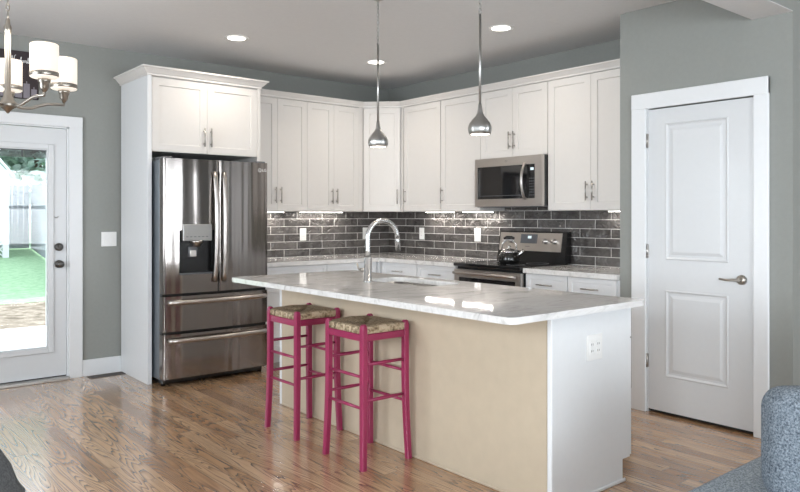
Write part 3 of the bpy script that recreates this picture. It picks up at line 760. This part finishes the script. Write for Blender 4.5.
for i in range(n):
    m4 = Matrix.Translation((IX1, IY1 + .004 + i * wy, 0)) @ Matrix.Rotation(PI / 2, 4, 'Z')
    for z0, z1, nm in ((.715, .862, 'drawer'), (.118, .708, 'door')):
        sb = shaker(.0015, wy - .0015, z0, z1, -.0, rail=.035 if nm == 'drawer' else .058); bmesh.ops.transform(sb.bm, matrix=m4, verts=sb.bm.verts); o = sb.build(nm, 'trim', t)
        hb = MB()
        if nm == 'drawer': hb.cyl((wy / 2 - .07, -.028, .79), (wy / 2 + .07, -.028, .79), .0055, n=8); ps = [(wy / 2 - .05, .79), (wy / 2 + .05, .79)]
        else: hb.cyl((.04, -.028, .55), (.04, -.028, .69), .0055, n=8); ps = [(.04, .57), (.04, .67)]
        for px, pz in ps: hb.cyl((px, 0, pz), (px, -.028, pz), .0045, n=8)
        bmesh.ops.transform(hb.bm, matrix=m4, verts=hb.bm.verts); hb.build('handle', 'pull', o)
# outlet on the island end
op = MB().box(-2.172, -2.048, IY1 - .0065, IY1 - .0005, .640, .762, .002).build('outlet_plate', 'white', t)
ob = MB()
for x in (-2.135, -2.085):
    ob.box(x - .017, x + .017, IY1 - .009, IY1 - .006, .667, .735, .003)
ob.build('outlet_sockets', 'white', op)
sl = MB()
for x in (-2.135, -2.085):
    for z_ in (.685, .717):
        for s in (-1, 1): sl.box(x + s * .006 - .0012, x + s * .006 + .0012, IY1 - .0096, IY1 - .0088, z_ - .005, z_ + .005)
sl.build('outlet_slots', 'black', op)
# island worktop with sink cut-out
CX0, CX1, CY0, CY1 = -2.815, -1.808, -1.775, -4.272
SX0, SX1, SY0, SY1 = -2.235, -1.915, -2.48, -3.10
def rrect(x0, x1, y0, y1, r, n=6):
    out = []
    for cx, cy, a0 in ((x1 - r, y1 - r, 0), (x0 + r, y1 - r, 90), (x0 + r, y0 + r, 180), (x1 - r, y0 + r, 270)):
        for i in range(n + 1): a = R(a0 + 90 * i / n); out.append((cx + r * math.cos(a), cy + r * math.sin(a)))
    return out
ib = bmesh.new()
outer = rrect(CX0, CX1, CY1, CY0, .045); inner = rrect(SX0, SX1, SY1, SY0, .06)
def ring_edges(pts, z):
    vs = [ib.verts.new((x, y, z)) for x, y in pts]; return vs, [ib.edges.new((vs[i], vs[(i + 1) % len(vs)])) for i in range(len(vs))]
tops = []
for z_ in (.885, .914):
    vo, eo = ring_edges(outer, z_); vi, ei = ring_edges(inner, z_); bmesh.ops.triangle_fill(ib, edges=eo + ei, use_beauty=True); tops.append((vo, vi))
for k in (0, 1):
    lo, hi = tops[0][k], tops[1][k]
    for i in range(len(lo)): j = (i + 1) % len(lo); ib.faces.new((lo[i], lo[j], hi[j], hi[i]))
mb = MB(); mb.merge(ib)
tag(mb.build('island_worktop', 'marble'), 'white marble island worktop with rounded corners overhanging the stools', 'worktop')
sk = bmesh.new()
rim = rrect(SX0 - .012, SX1 + .012, SY1 - .012, SY0 + .012, .07); r1 = rrect(SX0 + .004, SX1 - .004, SY1 + .004, SY0 - .004, .06); r2 = rrect(SX0 + .02, SX1 - .02, SY1 + .02, SY0 - .02, .07)
rs = [[sk.verts.new((x, y, z_)) for x, y in pts] for pts, z_ in ((rim, .8845), (r1, .8845), (r2, .72))]
for a, b_ in ((0, 1), (1, 2)):
    for i in range(len(rim)): j = (i + 1) % len(rim); f = sk.faces.new((rs[a][i], rs[a][j], rs[b_][j], rs[b_][i])); f.smooth = a == 1
sk.faces.new(rs[2])
mb = MB(); mb.merge(sk)
so_ = tag(mb.build('sink', 'sinksteel'), 'stainless undermount sink set into the island worktop', 'sink')
MB().lathe([(.045, 0), (.043, .003), (.030, .001), (.001, .001)], (-2.07, -2.79, .7203), 24).build('drain', 'chrome', so_)
# faucet
fx, fy = -2.305, -2.645
t = thing('faucet', 'brushed nickel gooseneck pull-down faucet beside the island sink', 'faucet', (fx, fy, .9145), R(-8))
MB().lathe([(.030, 0), (.030, .006), (.025, .010), (.0245, .150), (.021, .156)], n=24).build('base', 'chrome', t)
rr = .108; zc = .275
pts = [(0, 0, .150), (0, 0, .20), (0, 0, zc - .02)] + [(rr - rr * math.cos(PI * i / 16), 0, zc + rr * math.sin(PI * i / 16)) for i in range(17)]
MB().tube(pts, .0155, 14).build('spout', 'chrome', t)
e_ = Vector(pts[-1]); d_ = (e_ - Vector(pts[-2])).normalized()
MB().tube([e_, e_ + d_ * .015, e_ + d_ * .085], [.0165, .0185, .0170], 14).build('spray_head', 'chrome', t)
MB().cyl((-.01, .02, .075), (-.030, .042, .075), .011, n=12).tube([(-.030, .042, .075), (-.042, .052, .085), (-.046, .056, .115)], [.009, .006, .0055], 8).build('lever', 'nickel', t)

# ------------------------------------------------------------------ stools
def make_stool():
    t = thing('bar_stool', 'magenta wooden bar stool with woven rush seat, farther from the camera beside the refrigerator end', 'stool', (0, 0, 0), 0, 'magenta bar stools at the island')
    def leg_xy(sx, sy, z_):
        # straight above, sabre-curved outwards near the floor
        k = max(0., 1 - z_ / .45); return sx * (.143 + .012 * k ** 1.5), sy * (.160 + .014 * k ** 1.5)
    for sx in (-1, 1):
        for sy in (-1, 1):
            mb = MB(); bm = mb.bm; rings = []
            zs = [0, .02, .08, .16, .25, .35, .45, .60, .735, .752, .758]
            for z_ in zs:
                x, y = leg_xy(sx, sy, z_); h = .0155 + .0015 * min(1, z_ / .4)
                if z_ > .75: h *= .80
                if z_ > .755: h *= .6
                c = .25 * h
                rings.append([bm.verts.new((x + a * h, y + b_ * h, z_)) for a, b_ in ((-1, -.75), (-.75, -1), (.75, -1), (1, -.75), (1, .75), (.75, 1), (-.75, 1), (-1, .75))])
            for i in range(len(rings) - 1):
                for j in range(8): bm.faces.new((rings[i][j], rings[i][(j + 1) % 8], rings[i + 1][(j + 1) % 8], rings[i + 1][j]))
            bm.faces.new(rings[0][::-1]); bm.faces.new(rings[-1])
            mb.build('leg', 'pink', t)
    X, Y = .143, .160
    for s in (-1, 1):
        for z_ in (.480, .315):
            MB().tube([(s * X, -Y + .012, z_), (s * X, 0, z_), (s * X, Y - .012, z_)], [.0075, .0095, .0075], 10).build('stretcher', 'pink', t)
        for z_ in (.545, .355):
            MB().tube([(-X + .012, s * Y, z_), (0, s * Y, z_), (X - .012, s * Y, z_)], [.0080, .0105, .0080], 10, squash=1.0).build('stretcher', 'pink', t)
        MB().box(s * X - .010, s * X + .010, -Y + .013, Y - .013, .668, .706, .003).build('seat_rail', 'pink', t)
        MB().box(-X + .013, X - .013, s * Y - .010, s * Y + .010, .668, .706, .003).build('seat_rail', 'pink', t)
    # woven seat: four facets dipping to a middle ridge, rounded over the rails
    b = bmesh.new(); N = 24; V = {}
    ex, ey = .155, .172
    for i in range(N + 1):
        for j in range(N + 1):
            u, v = -1 + 2 * i / N, -1 + 2 * j / N
            m_ = max(abs(u), abs(v)); n_ = min(abs(u), abs(v))
            z_ = .748 - .016 * (1 - m_) - .010 * (n_ / max(m_, 1e-3)) ** 3 * (1 - m_) + .010 * math.exp(-((1 - m_) ** 2) / .02) * 0
            z_ += .004 * math.sin(PI * (abs(u) if abs(u) > abs(v) else abs(v)))
            z_ += .007 * max(0., 1 - abs(u)) * (1 if abs(v) > abs(u) else .3)
            if m_ > .93: z_ -= .006
            V[i, j] = b.verts.new((u * ex, v * ey, z_))
    def clip(u, v): return abs(u) > .80 and abs(v) > .83
    for i in range(N):
        for j in range(N):
            u, v = -1 + 2 * (i + .5) / N, -1 + 2 * (j + .5) / N
            if clip(u, v): continue
            f = b.faces.new((V[i, j], V[i + 1, j], V[i + 1, j + 1], V[i, j + 1])); f.smooth = True
    bd = [e for e in b.edges if e.is_boundary]
    r = bmesh.ops.extrude_edge_only(b, edges=bd); vs = [g for g in r['geom'] if isinstance(g, bmesh.types.BMVert)]
    for v in vs: v.co.z = .708
    e2 = [e for e in b.edges if e.is_boundary]
    bmesh.ops.triangle_fill(b, edges=e2, use_beauty=True)
    loose = [v for v in b.verts if not v.link_faces]; bmesh.ops.delete(b, geom=loose, context='VERTS')
    mb = MB(); mb.merge(b); mb.build('seat', 'rush', t)
    return t
st = make_stool(); st.location = (-2.617, -2.390, 0)
s2 = copy_tree(st); s2.location = (-2.620, -3.050, 0)
s2['label'] = 'magenta wooden bar stool with woven rush seat, nearer to the camera at mid-island'

# ------------------------------------------------------------------ wall plates, floor register, sign
def plate(name, label, loc, rz, w_, h_, kind='outlet', group=None):
    t = thing(name, label, 'outlet' if kind == 'outlet' else 'switch', loc, rz, group)
    MB().box(-w_ / 2, w_ / 2, -.007, -.0008, -h_ / 2, h_ / 2, .002).build('plate', 'white', t)
    if kind == 'outlet':
        mb = MB().box(-.017, .017, -.0095, -.007, -.034, .034, .004)
        mb.build('socket', 'white', t)
        mb = MB()
        for z_ in (-.018, .018):
            for s in (-1, 1): mb.box(s * .006 - .001, s * .006 + .001, -.0100, -.0093, z_ - .004, z_ + .004)
        mb.build('slots', 'greyplastic', t)
    else:
        for x in (-.023, .023): MB().box(x - .016, x + .016, -.0105, -.007, -.034, .034, .002).build('rocker', 'white', t)
GO = 'white wall outlets on the tile'
plate('wall_outlet', 'white outlet on the tiled back wall between refrigerator and faucet', (-1.131, -.0065, 1.138), 0, .076, .125, group=GO)
plate('wall_outlet', 'white outlet on the tiled back wall half hidden behind the faucet', (-.335, -.0065, 1.138), 0, .076, .125, group=GO)
plate('wall_outlet', 'white outlet on the tile just right of the room corner and faucet spout', (-.0065, -.567, 1.140), RB, .076, .125, group=GO)
plate('wall_outlet', 'white outlet on the tile left of the range', (-.0065, -1.382, 1.142), RB, .085, .128, group=GO)
plate('light_switch', 'white double rocker switch plate on the grey wall right of the garden door', (-3.044, 0, 1.131), 0, .125, .122, 'switch')
t = thing('floor_register', 'brown slotted floor register set in the floor below the light switch', 'vent', (-3.07, -.085, 0), 0)
MB().box(-.16, .16, -.052, .052, .0003, .004, .001).build('frame', 'vent', t)
mb = MB()
for i in range(18): mb.box(-.140 + i * .016, -.134 + i * .016, -.038, .038, .0041, .0046)
mb.build('slots', 'dark', t)
t = thing('wall_sign', 'dark city print with white script lettering hanging above the garden door', 'picture', (-3.905, -.001, 2.432), 0)
MB().box(-.315, .315, -.022, 0, -.185, .185, .003).build('panel', 'sign', t)
sk_ = MB()
for x, w_, h_ in ((-.28, .05, .10), (-.22, .06, .16), (-.15, .04, .22), (-.10, .07, .13), (-.02, .05, .19), (.04, .05, .12), (.10, .035, .20), (.145, .05, .09), (.205, .045, .115), (.26, .04, .075)):
    sk_.box(x, x + w_, -.0228, -.022, -.18, -.18 + h_)
    sk_.box(x + w_ * .42, x + w_ * .58, -.0228, -.022, -.18 + h_, -.18 + h_ + .018)
sk_.build('skyline_print', 'signgrey', t)
# hand-written script: strokes per letter in a unit box
L = {'N': [(-.1, -.25), (.05, .1), (.2, 1.25), (.28, 1.1), (.45, .0), (.52, .1), (.72, 1.35), (.95, 1.45)],
     'a': [(.42, .5), (.25, .58), (.08, .4), (.08, .15), (.22, 0), (.38, .2), (.45, .5), (.42, .1), (.55, 0)],
     's': [(0, .05), (.2, .35), (.28, .62), (.36, .3), (.3, .05), (.12, .02), (.45, .05)],
     'h': [(0, .1), (.25, .8), (.3, 1.15), (.2, 1.1), (.14, .5), (.12, 0), (.22, .4), (.36, .5), (.4, .2), (.44, 0), (.58, .1)],
     'v': [(0, .4), (.1, .5), (.18, .1), (.24, 0), (.36, .25), (.42, .55), (.6, .5)],
     'i': [(0, .15), (.14, .55), (.14, .1), (.24, 0), (.36, .12)],
     'l': [(0, .1), (.2, .7), (.24, 1.1), (.14, 1.1), (.1, .4), (.14, 0), (.3, .1)],
     'e': [(0, .15), (.25, .3), (.28, .52), (.12, .5), (.06, .2), (.18, 0), (.42, .1)]}
mb = MB(); x = .118; em = .036
for ch in 'Nashville':
    pts = L[ch]; sm = []
    for i in range(len(pts) - 1):
        p0, p1, p2, p3 = pts[max(i - 1, 0)], pts[i], pts[i + 1], pts[min(i + 2, len(pts) - 1)]
        for k in range(4):
            u = k / 4; sm.append(tuple(.5 * (2 * p1[d] + (p2[d] - p0[d]) * u + (2 * p0[d] - 5 * p1[d] + 4 * p2[d] - p3[d]) * u * u + (3 * p1[d] - p0[d] - 3 * p2[d] + p3[d]) * u ** 3) for d in (0, 1)))
    sm.append(pts[-1])
    mb.tube([(x + a * em, -.0228, .095 + b_ * em) for a, b_ in sm], .0021, 5)
    x += max(p[0] for p in pts) * em * (.95 if ch != 'N' else .8)
mb.build('script_lettering', 'signwhite', t)

# ------------------------------------------------------------------ ceiling lamps
def downlight(label, x, y):
    t = thing('recessed_light', label, 'ceiling light', (x, y, H), 0, 'recessed ceiling lights')
    MB().lathe([(.072, -.0008), (.098, -.0008), (.098, -.004), (.088, -.008), (.072, -.004)], n=32, capb=False, capt=False).build('trim_ring', 'white', t)
    MB().lathe([(.001, -.0030), (.072, -.0030), (.072, -.0012)], n=32, capb=False, capt=True).build('lens', 'lens', t)
    a = area('downlight_lamp', (0, 0, -.010), (0, 0, 0), .13, .13, 6.5, WARM, 'DISK', R(150)); a.parent = t
downlight('recessed ceiling light above the refrigerator', -2.378, -1.016)
downlight('recessed ceiling light near the room corner, beside the far pendant rod', -.985, -1.031)
downlight('recessed ceiling light right of the near pendant, in front of the microwave', -.987, -2.567)
for x, y in ((-4.6, -6.4), (-2.0, -6.4), (-4.6, -8.4), (-2.0, -8.4)):
    t = thing('recessed_light', 'recessed living room ceiling light behind the camera', 'ceiling light', (x, y, H), 0, 'living room ceiling lights')
    MB().lathe([(.072, -.0008), (.098, -.0008), (.098, -.004), (.088, -.008), (.072, -.004)], n=24, capb=False, capt=False).build('trim_ring', 'white', t)
    MB().lathe([(.001, -.0030), (.072, -.0030), (.072, -.0012)], n=24, capb=False).build('lens', 'lens', t)
    a = area('downlight_lamp', (0, 0, -.010), (0, 0, 0), .13, .13, 8, WARM, 'DISK', R(150)); a.parent = t
def chain(mb, x, y, z0, z1, ln=.030, r=.0022):
    n = max(1, int((z1 - z0) / (ln * .78))); st_ = (z1 - z0) / n
    for i in range(n):
        zc = z0 + st_ * (i + .5); pts = []
        for k in range(13):
            a = 2 * PI * k / 12; u, v = .0075 * math.cos(a), ln / 2 * math.sin(a)
            pts.append((x + (u if i % 2 else 0), y + (0 if i % 2 else u), zc + v))
        mb.tube(pts, r, 6, caps=False)
def pendant(label, x, y):
    t = thing('pendant_lamp', label, 'pendant light', (x, y, 0), 0, 'metal pendant lamps over the island')
    MB().lathe([(.001, H - .046), (.012, H - .044), (.045, H - .030), (.060, H - .012), (.061, H - .0005)], n=28).build('canopy', 'pendant', t)
    zr = 2.42
    c = MB(); chain(c, 0, 0, zr + .006, H - .044); c.cyl((.004, 0, zr), (.004, 0, H - .04), .0015, n=6); c.build('chain', 'pendant', t)
    MB().cyl((0, 0, 1.915), (0, 0, zr), .0070, n=14).lathe([(.007, zr), (.010, zr + .006), (.004, zr + .014)], n=14).build('rod', 'pendant', t)
    prof = [(.0085, 1.935), (.0125, 1.905), (.016, 1.885), (.024, 1.868), (.040, 1.850), (.055, 1.830), (.0625, 1.810), (.0635, 1.795), (.060, 1.780), (.055, 1.768), (.053, 1.768), (.058, 1.781), (.0615, 1.795), (.060, 1.81), (.052, 1.829), (.03, 1.85), (.008, 1.86)]
    # shallow flutes round the bowl
    mb = MB(); n = 48; rings = []
    for i, (r, z_) in enumerate(prof):
        fl = .09 if .03 < r < .07 else 0.
        rings.append([mb.bm.verts.new((r * (1 + fl * (abs(math.sin(7 * PI * j / n * 2 / 2)) - .5)) * math.cos(2 * PI * j / n), r * (1 + fl * (abs(math.sin(7 * PI * j / n * 2 / 2)) - .5)) * math.sin(2 * PI * j / n), z_)) for j in range(n)])
    for q in range(len(rings) - 1):
        for j in range(n): f = mb.bm.faces.new((rings[q][j], rings[q][(j + 1) % n], rings[q + 1][(j + 1) % n], rings[q + 1][j])); f.smooth = True
    mb.bm.faces.new(rings[0]); mb.bm.faces.new(rings[-1]); mb.build('shade', 'pendant', t)
    MB().lathe([(.001, 1.769), (.050, 1.769), (.0535, 1.776)], n=28, capb=False).build('diffuser', 'lens', t)
    a = area('pendant_bulb', (0, 0, 1.762), (0, 0, 0), .09, .09, 2.2, WARM, 'DISK', R(150)); a.parent = t
pendant('brushed metal bell pendant hanging before the corner cabinet, farther from the camera', -2.20, -2.614)
pendant('brushed metal bell pendant hanging nearer to the microwave and the camera', -2.20, -3.510)

# chandelier
cxh, cyh = -4.217, -2.144
t = thing('chandelier', 'five-arm nickel chandelier with lit frosted drum shades by the garden door', 'chandelier', (cxh, cyh, 0), 0)
MB().lathe([(.001, H - .04), (.02, H - .04), (.055, H - .02), (.062, H - .0005)], n=28).build('canopy', 'nickel', t)
c = MB(); chain(c, 0, 0, 2.335, H - .038, .042, .003); c.build('chain', 'nickel', t)
MB().lathe([(.004, 2.335), (.010, 2.325), (.012, 2.30), (.018, 2.285), (.017, 2.26), (.0145, 2.255), (.0145, 1.965), (.018, 1.955), (.020, 1.935), (.034, 1.908), (.042, 1.900), (.042, 1.880), (.020, 1.868), (.012, 1.858), (.004, 1.848)], n=28).build('stem', 'nickel', t)
base_a = math.atan2(-math.cos(YAW), -math.sin(YAW))     # towards the camera
R_ = .275
for k in range(5):
    a = base_a + R(63.7 + 72 * k); ca, sa = math.cos(a), math.sin(a)
    prof = [(.03, 1.890), (.07, 1.882), (.11, 1.886), (.15, 1.902), (.19, 1.916), (.23, 1.920), (R_, 1.920), (R_, 1.945)]
    arm = MB().tube([(r * ca, r * sa, z_) for r, z_ in prof], .0075, 10).build('arm', 'nickel', t)
    c0 = (R_ * ca, R_ * sa, 0)
    MB().lathe([(.008, 1.935), (.014, 1.945), (.022, 1.955), (.024, 1.980), (.028, 1.984), (.030, 1.998), (.012, 2.002)], c0, 20).build('socket_cup', 'nickel', arm)
    sh = MB().lathe([(.058, 2.003), (.0645, 2.007), (.065, 2.166), (.061, 2.170), (.058, 2.167), (.058, 2.010)], c0, 32, capb=False, capt=False); sh.lathe([(.012, 2.001), (.058, 2.003)], c0, 32, capb=False, capt=False); sh.build('shade', 'bulb', arm)
    MB().lathe([(.0652, 2.010), (.0668, 2.012), (.0668, 2.030), (.0652, 2.032)], c0, 32, capb=False, capt=False).build('shade_band', 'nickel', arm)
    p = bpy.data.lights.new('chandelier_bulb', 'POINT'); p.energy = 2.; p.color = WARM; p.shadow_soft_size = .03
    po = bpy.data.objects.new('chandelier_bulb', p); COL.objects.link(po); po.parent = t; po.location = (c0[0], c0[1], 2.20)

# ------------------------------------------------------------------ living room seats at the frame edge
t = thing('sofa', 'blue-grey tweed sofa with a low piped seat in front of the pantry door', 'sofa', (0, 0, 0), 0)
MB().box(-3.45, -1.55, -5.95, -4.995, .10, .33, .02, 3).build('base', 'sofa', t)
MB().box(-3.46, -1.54, -5.60, -4.985, .25, .422, .028, 5).build('seat_cushion', 'sofa', t)
MB().box(-2.69, -1.56, -5.94, -5.66, .40, .86, .07, 7).build('back', 'sofa', t)
MB().box(-1.56, -1.36, -5.95, -5.0, .10, .64, .05, 6).build('arm', 'sofa', t)
for y_, z_ in ((-4.988, .402), ): MB().tube([(-3.42, y_, z_), (-2.5, y_, z_ + .002), (-1.58, y_, z_)], .007, 8).build('piping', 'pipe', t)
for x in (-3.35, -1.5):
    for y in (-5.85, -5.09): MB().cyl((x, y, 0), (x, y, .11), .022, .03, 12).build('leg', 'darkwood', t)
# loose pillow standing on the seat
mb = MB().box(-.24, .24, -.082, .082, 0, .362, .07, 7)
tag(mb.build('throw_pillow', 'pillow', None, (-2.478, -5.352, .4235), (0, 0, -YAW)), 'blue-grey tweed pillow standing on the sofa seat at the frame edge', 'pillow')

t = thing('accent_chair', 'charcoal upholstered accent chair with a rounded back at the left frame edge', 'chair', (-4.880, -4.065, -.018), -YAW)
def slabpoly(poly, y0, y1, bev):
    b = bmesh.new(); lo = [b.verts.new((x, y0, z_)) for x, z_ in poly]; hi = [b.verts.new((x, y1, z_)) for x, z_ in poly]
    b.faces.new(lo); b.faces.new(hi[::-1])
    for i in range(len(poly)): j = (i + 1) % len(poly); f = b.faces.new((lo[i], hi[i], hi[j], lo[j])); f.smooth = True
    ed = [e for e in b.edges if abs(e.verts[0].co.y - e.verts[1].co.y) < 1e-6]
    bmesh.ops.bevel(b, geom=ed, offset=bev, segments=4, affect='EDGES', profile=.5)
    return b
bp = [(.355, .28), (.352, .60), (.335, .665), (.312, .735), (.285, .772), (.25, .797), (.18, .815), (0, .82)]
bp = [(-x, z_) for x, z_ in bp[:-1]] + [(x, z_) for x, z_ in bp[::-1]]
mb = MB(); mb.merge(slabpoly(bp, -.07, .07, .03)); mb.build('back', 'chair', t)
MB().box(-.30, .16, .07, .50, .28, .45, .04, 4).build('seat', 'chair', t)
MB().box(-.31, .17, -.06, .49, .14, .30, .02, 3).build('base', 'chair', t)
for x in (-.28, .14):
    for y in (-.02, .45): MB().cyl((x, y, .0185), (x, y, .15), .018, .024, 12).build('leg', 'darkwood', t)

# ------------------------------------------------------------------ back garden
def gz(y): return -.125 + .036 * (y - 1.9)
struct(MB().box(-7.5, 1.5, .15, 3.6, -.30, -.10).build('patio', 'patio'))
g = MB(); g.quad((-7.5, 3.6, gz(3.6)), (1.5, 3.6, gz(3.6)), (1.5, 5.7, gz(5.7)), (-7.5, 5.7, gz(5.7))); struct(g.build('soil_strip', 'dirt'))
g = MB()
rows = 12
for i in range(rows):
    y0, y1 = 5.7 + i * 2.2, 5.7 + (i + 1) * 2.2
    g.quad((-16, y0, gz(y0)), (14, y0, gz(y0)), (14, y1, gz(y1)), (-16, y1, gz(y1)))
struct(g.build('lawn', 'grass'))
def fence(label, p0, p1):
    p0, p1 = Vector(p0), Vector(p1); d = p1 - p0; ln = d.length; d.normalize()
    t = thing('garden_fence', label, 'fence', (p0.x, p0.y, gz(p0.y)), math.atan2(d.y, d.x))
    sl_ = (gz(p1.y) - gz(p0.y)) / ln
    mb = MB(); n = int(ln / .145)
    for i in range(n): x = i * .145; mb.box(x, x + .138, -.010, .010, x * sl_ + .03, x * sl_ + 1.80 + .01 * (i % 3))
    mb.build('board_panel', 'fence', t)
    i = 0
    while i * 2.4 <= ln:
        MB().box(i * 2.4 - .045, i * 2.4 + .045, .012, .10, i * 2.4 * sl_ - .1, i * 2.4 * sl_ + 1.85).build('post', 'fence', t); i += 1
fence('weathered board fence across the back of the garden seen through the door', (-7.0, 16.0), (-.15, 16.0))
fence('weathered board fence along the right side of the garden lawn', (-.15, 15.95), (-1.33, 6.4))
t = thing('garden_shed', 'white gabled shed with a lattice skirt at the left of the lawn', 'shed', (-2.45, 13.5, gz(13.5)), 0)
sb_ = MB(); W2 = 1.25
q = sb_.prism([(-W2, .42), (W2, .42), (W2, 2.1), (0, 3.7), (-W2, 2.1)], 0, 2.2)
for v in sb_.bm.verts: v.co = Vector((v.co.x, v.co.z, v.co.y))
sb_.build('walls', 'shed', t)
rf = MB()
for s in (-1, 1):
    rf.quad((0, -.15, 3.78), (s * (W2 + .12), -.15, 2.03), (s * (W2 + .12), 2.3, 2.03), (0, 2.3, 3.78)).quad((0, -.15, 3.72), (s * (W2 + .12), -.15, 1.97), (s * (W2 + .12), 2.3, 1.97), (0, 2.3, 3.72))
    rf.quad((0, -.15, 3.78), (s * (W2 + .12), -.15, 2.03), (s * (W2 + .12), -.15, 1.97), (0, -.15, 3.72))
rf.build('roof', 'shed', t)
MB().box(W2 - .12, W2 + .012, -.02, .10, 0, 2.1).build('corner_trim', 'shed', t)
MB().box(-.5, W2 - .25, -.012, .0, .55, 1.95).build('shed_door', 'greyplastic', t)
lt = MB()
for i in range(26):
    x = -W2 + i * .10 - .2
    for s in (1, -1):
        a = Vector((x if s > 0 else x + .42, 0, .0)); b_ = Vector((x + .42 if s > 0 else x, 0, .42))
        d = (b_ - a).normalized(); nn = Vector((-d.z, 0, d.x)) * .012
        yy = -.004 * s
        if max(a.x, b_.x) > W2 + .02: continue
        lt.quad(*( (p.x, yy, p.z) for p in (a + nn, b_ + nn, b_ - nn, a - nn)))
lt.build('lattice_skirt', 'shed', t)
def tree(label, x, y, h, r, seed, n=2600):
    rg = random.Random(seed)
    t = thing('garden_tree', label, 'tree', (x, y, gz(y) - .05), 0, 'trees behind the garden fence')
    tb = MB().tube([(0, 0, 0), (.05, 0, h * .35), (-.05, .05, h * .6)], [.16, .12, .07], 10)
    for k in range(6):
        a = k * 1.05; tb.tube([(0, 0, h * .4), (math.cos(a) * r * .35, math.sin(a) * r * .35, h * .6), (math.cos(a) * r * .65, math.sin(a) * r * .65, h * .78)], [.07, .045, .02], 7)
    tb.build('trunk', 'bark', t)
    cl = [(Vector((rg.uniform(-1, 1) * r * .75, rg.uniform(-1, 1) * r * .75, h * rg.uniform(.22, .85))), r * rg.uniform(.28, .5)) for _ in range(22)]
    lf = MB()
    for i in range(n):
        c, cr = cl[i % len(cl)]
        v = Vector((rg.gauss(0, 1), rg.gauss(0, 1), rg.gauss(0, 1))).normalized() * cr * rg.uniform(.6, 1.05); p = c + v
        d = Vector((rg.gauss(0, 1), rg.gauss(0, 1), rg.gauss(0, .6))).normalized(); e = d.orthogonal().normalized(); e = (Matrix.Rotation(rg.uniform(0, 6.28), 3, d) @ e)
        s = rg.uniform(.14, .26)
        lf.quad(p - d * s, p + e * s * .5, p + d * s, p - e * s * .5)
    lf.build('foliage', 'leaf', t)
tree('broad leafy tree rising behind the back garden fence', .9, 20.0, 7.0, 2.9, 3, 9000)
tree('leafy tree behind the shed at the back of the garden', -6.8, 20.5, 6.8, 2.4, 5)
tree('small bushy tree just behind the back garden fence', -2.6, 18.0, 4.2, 1.1, 8, 1500)
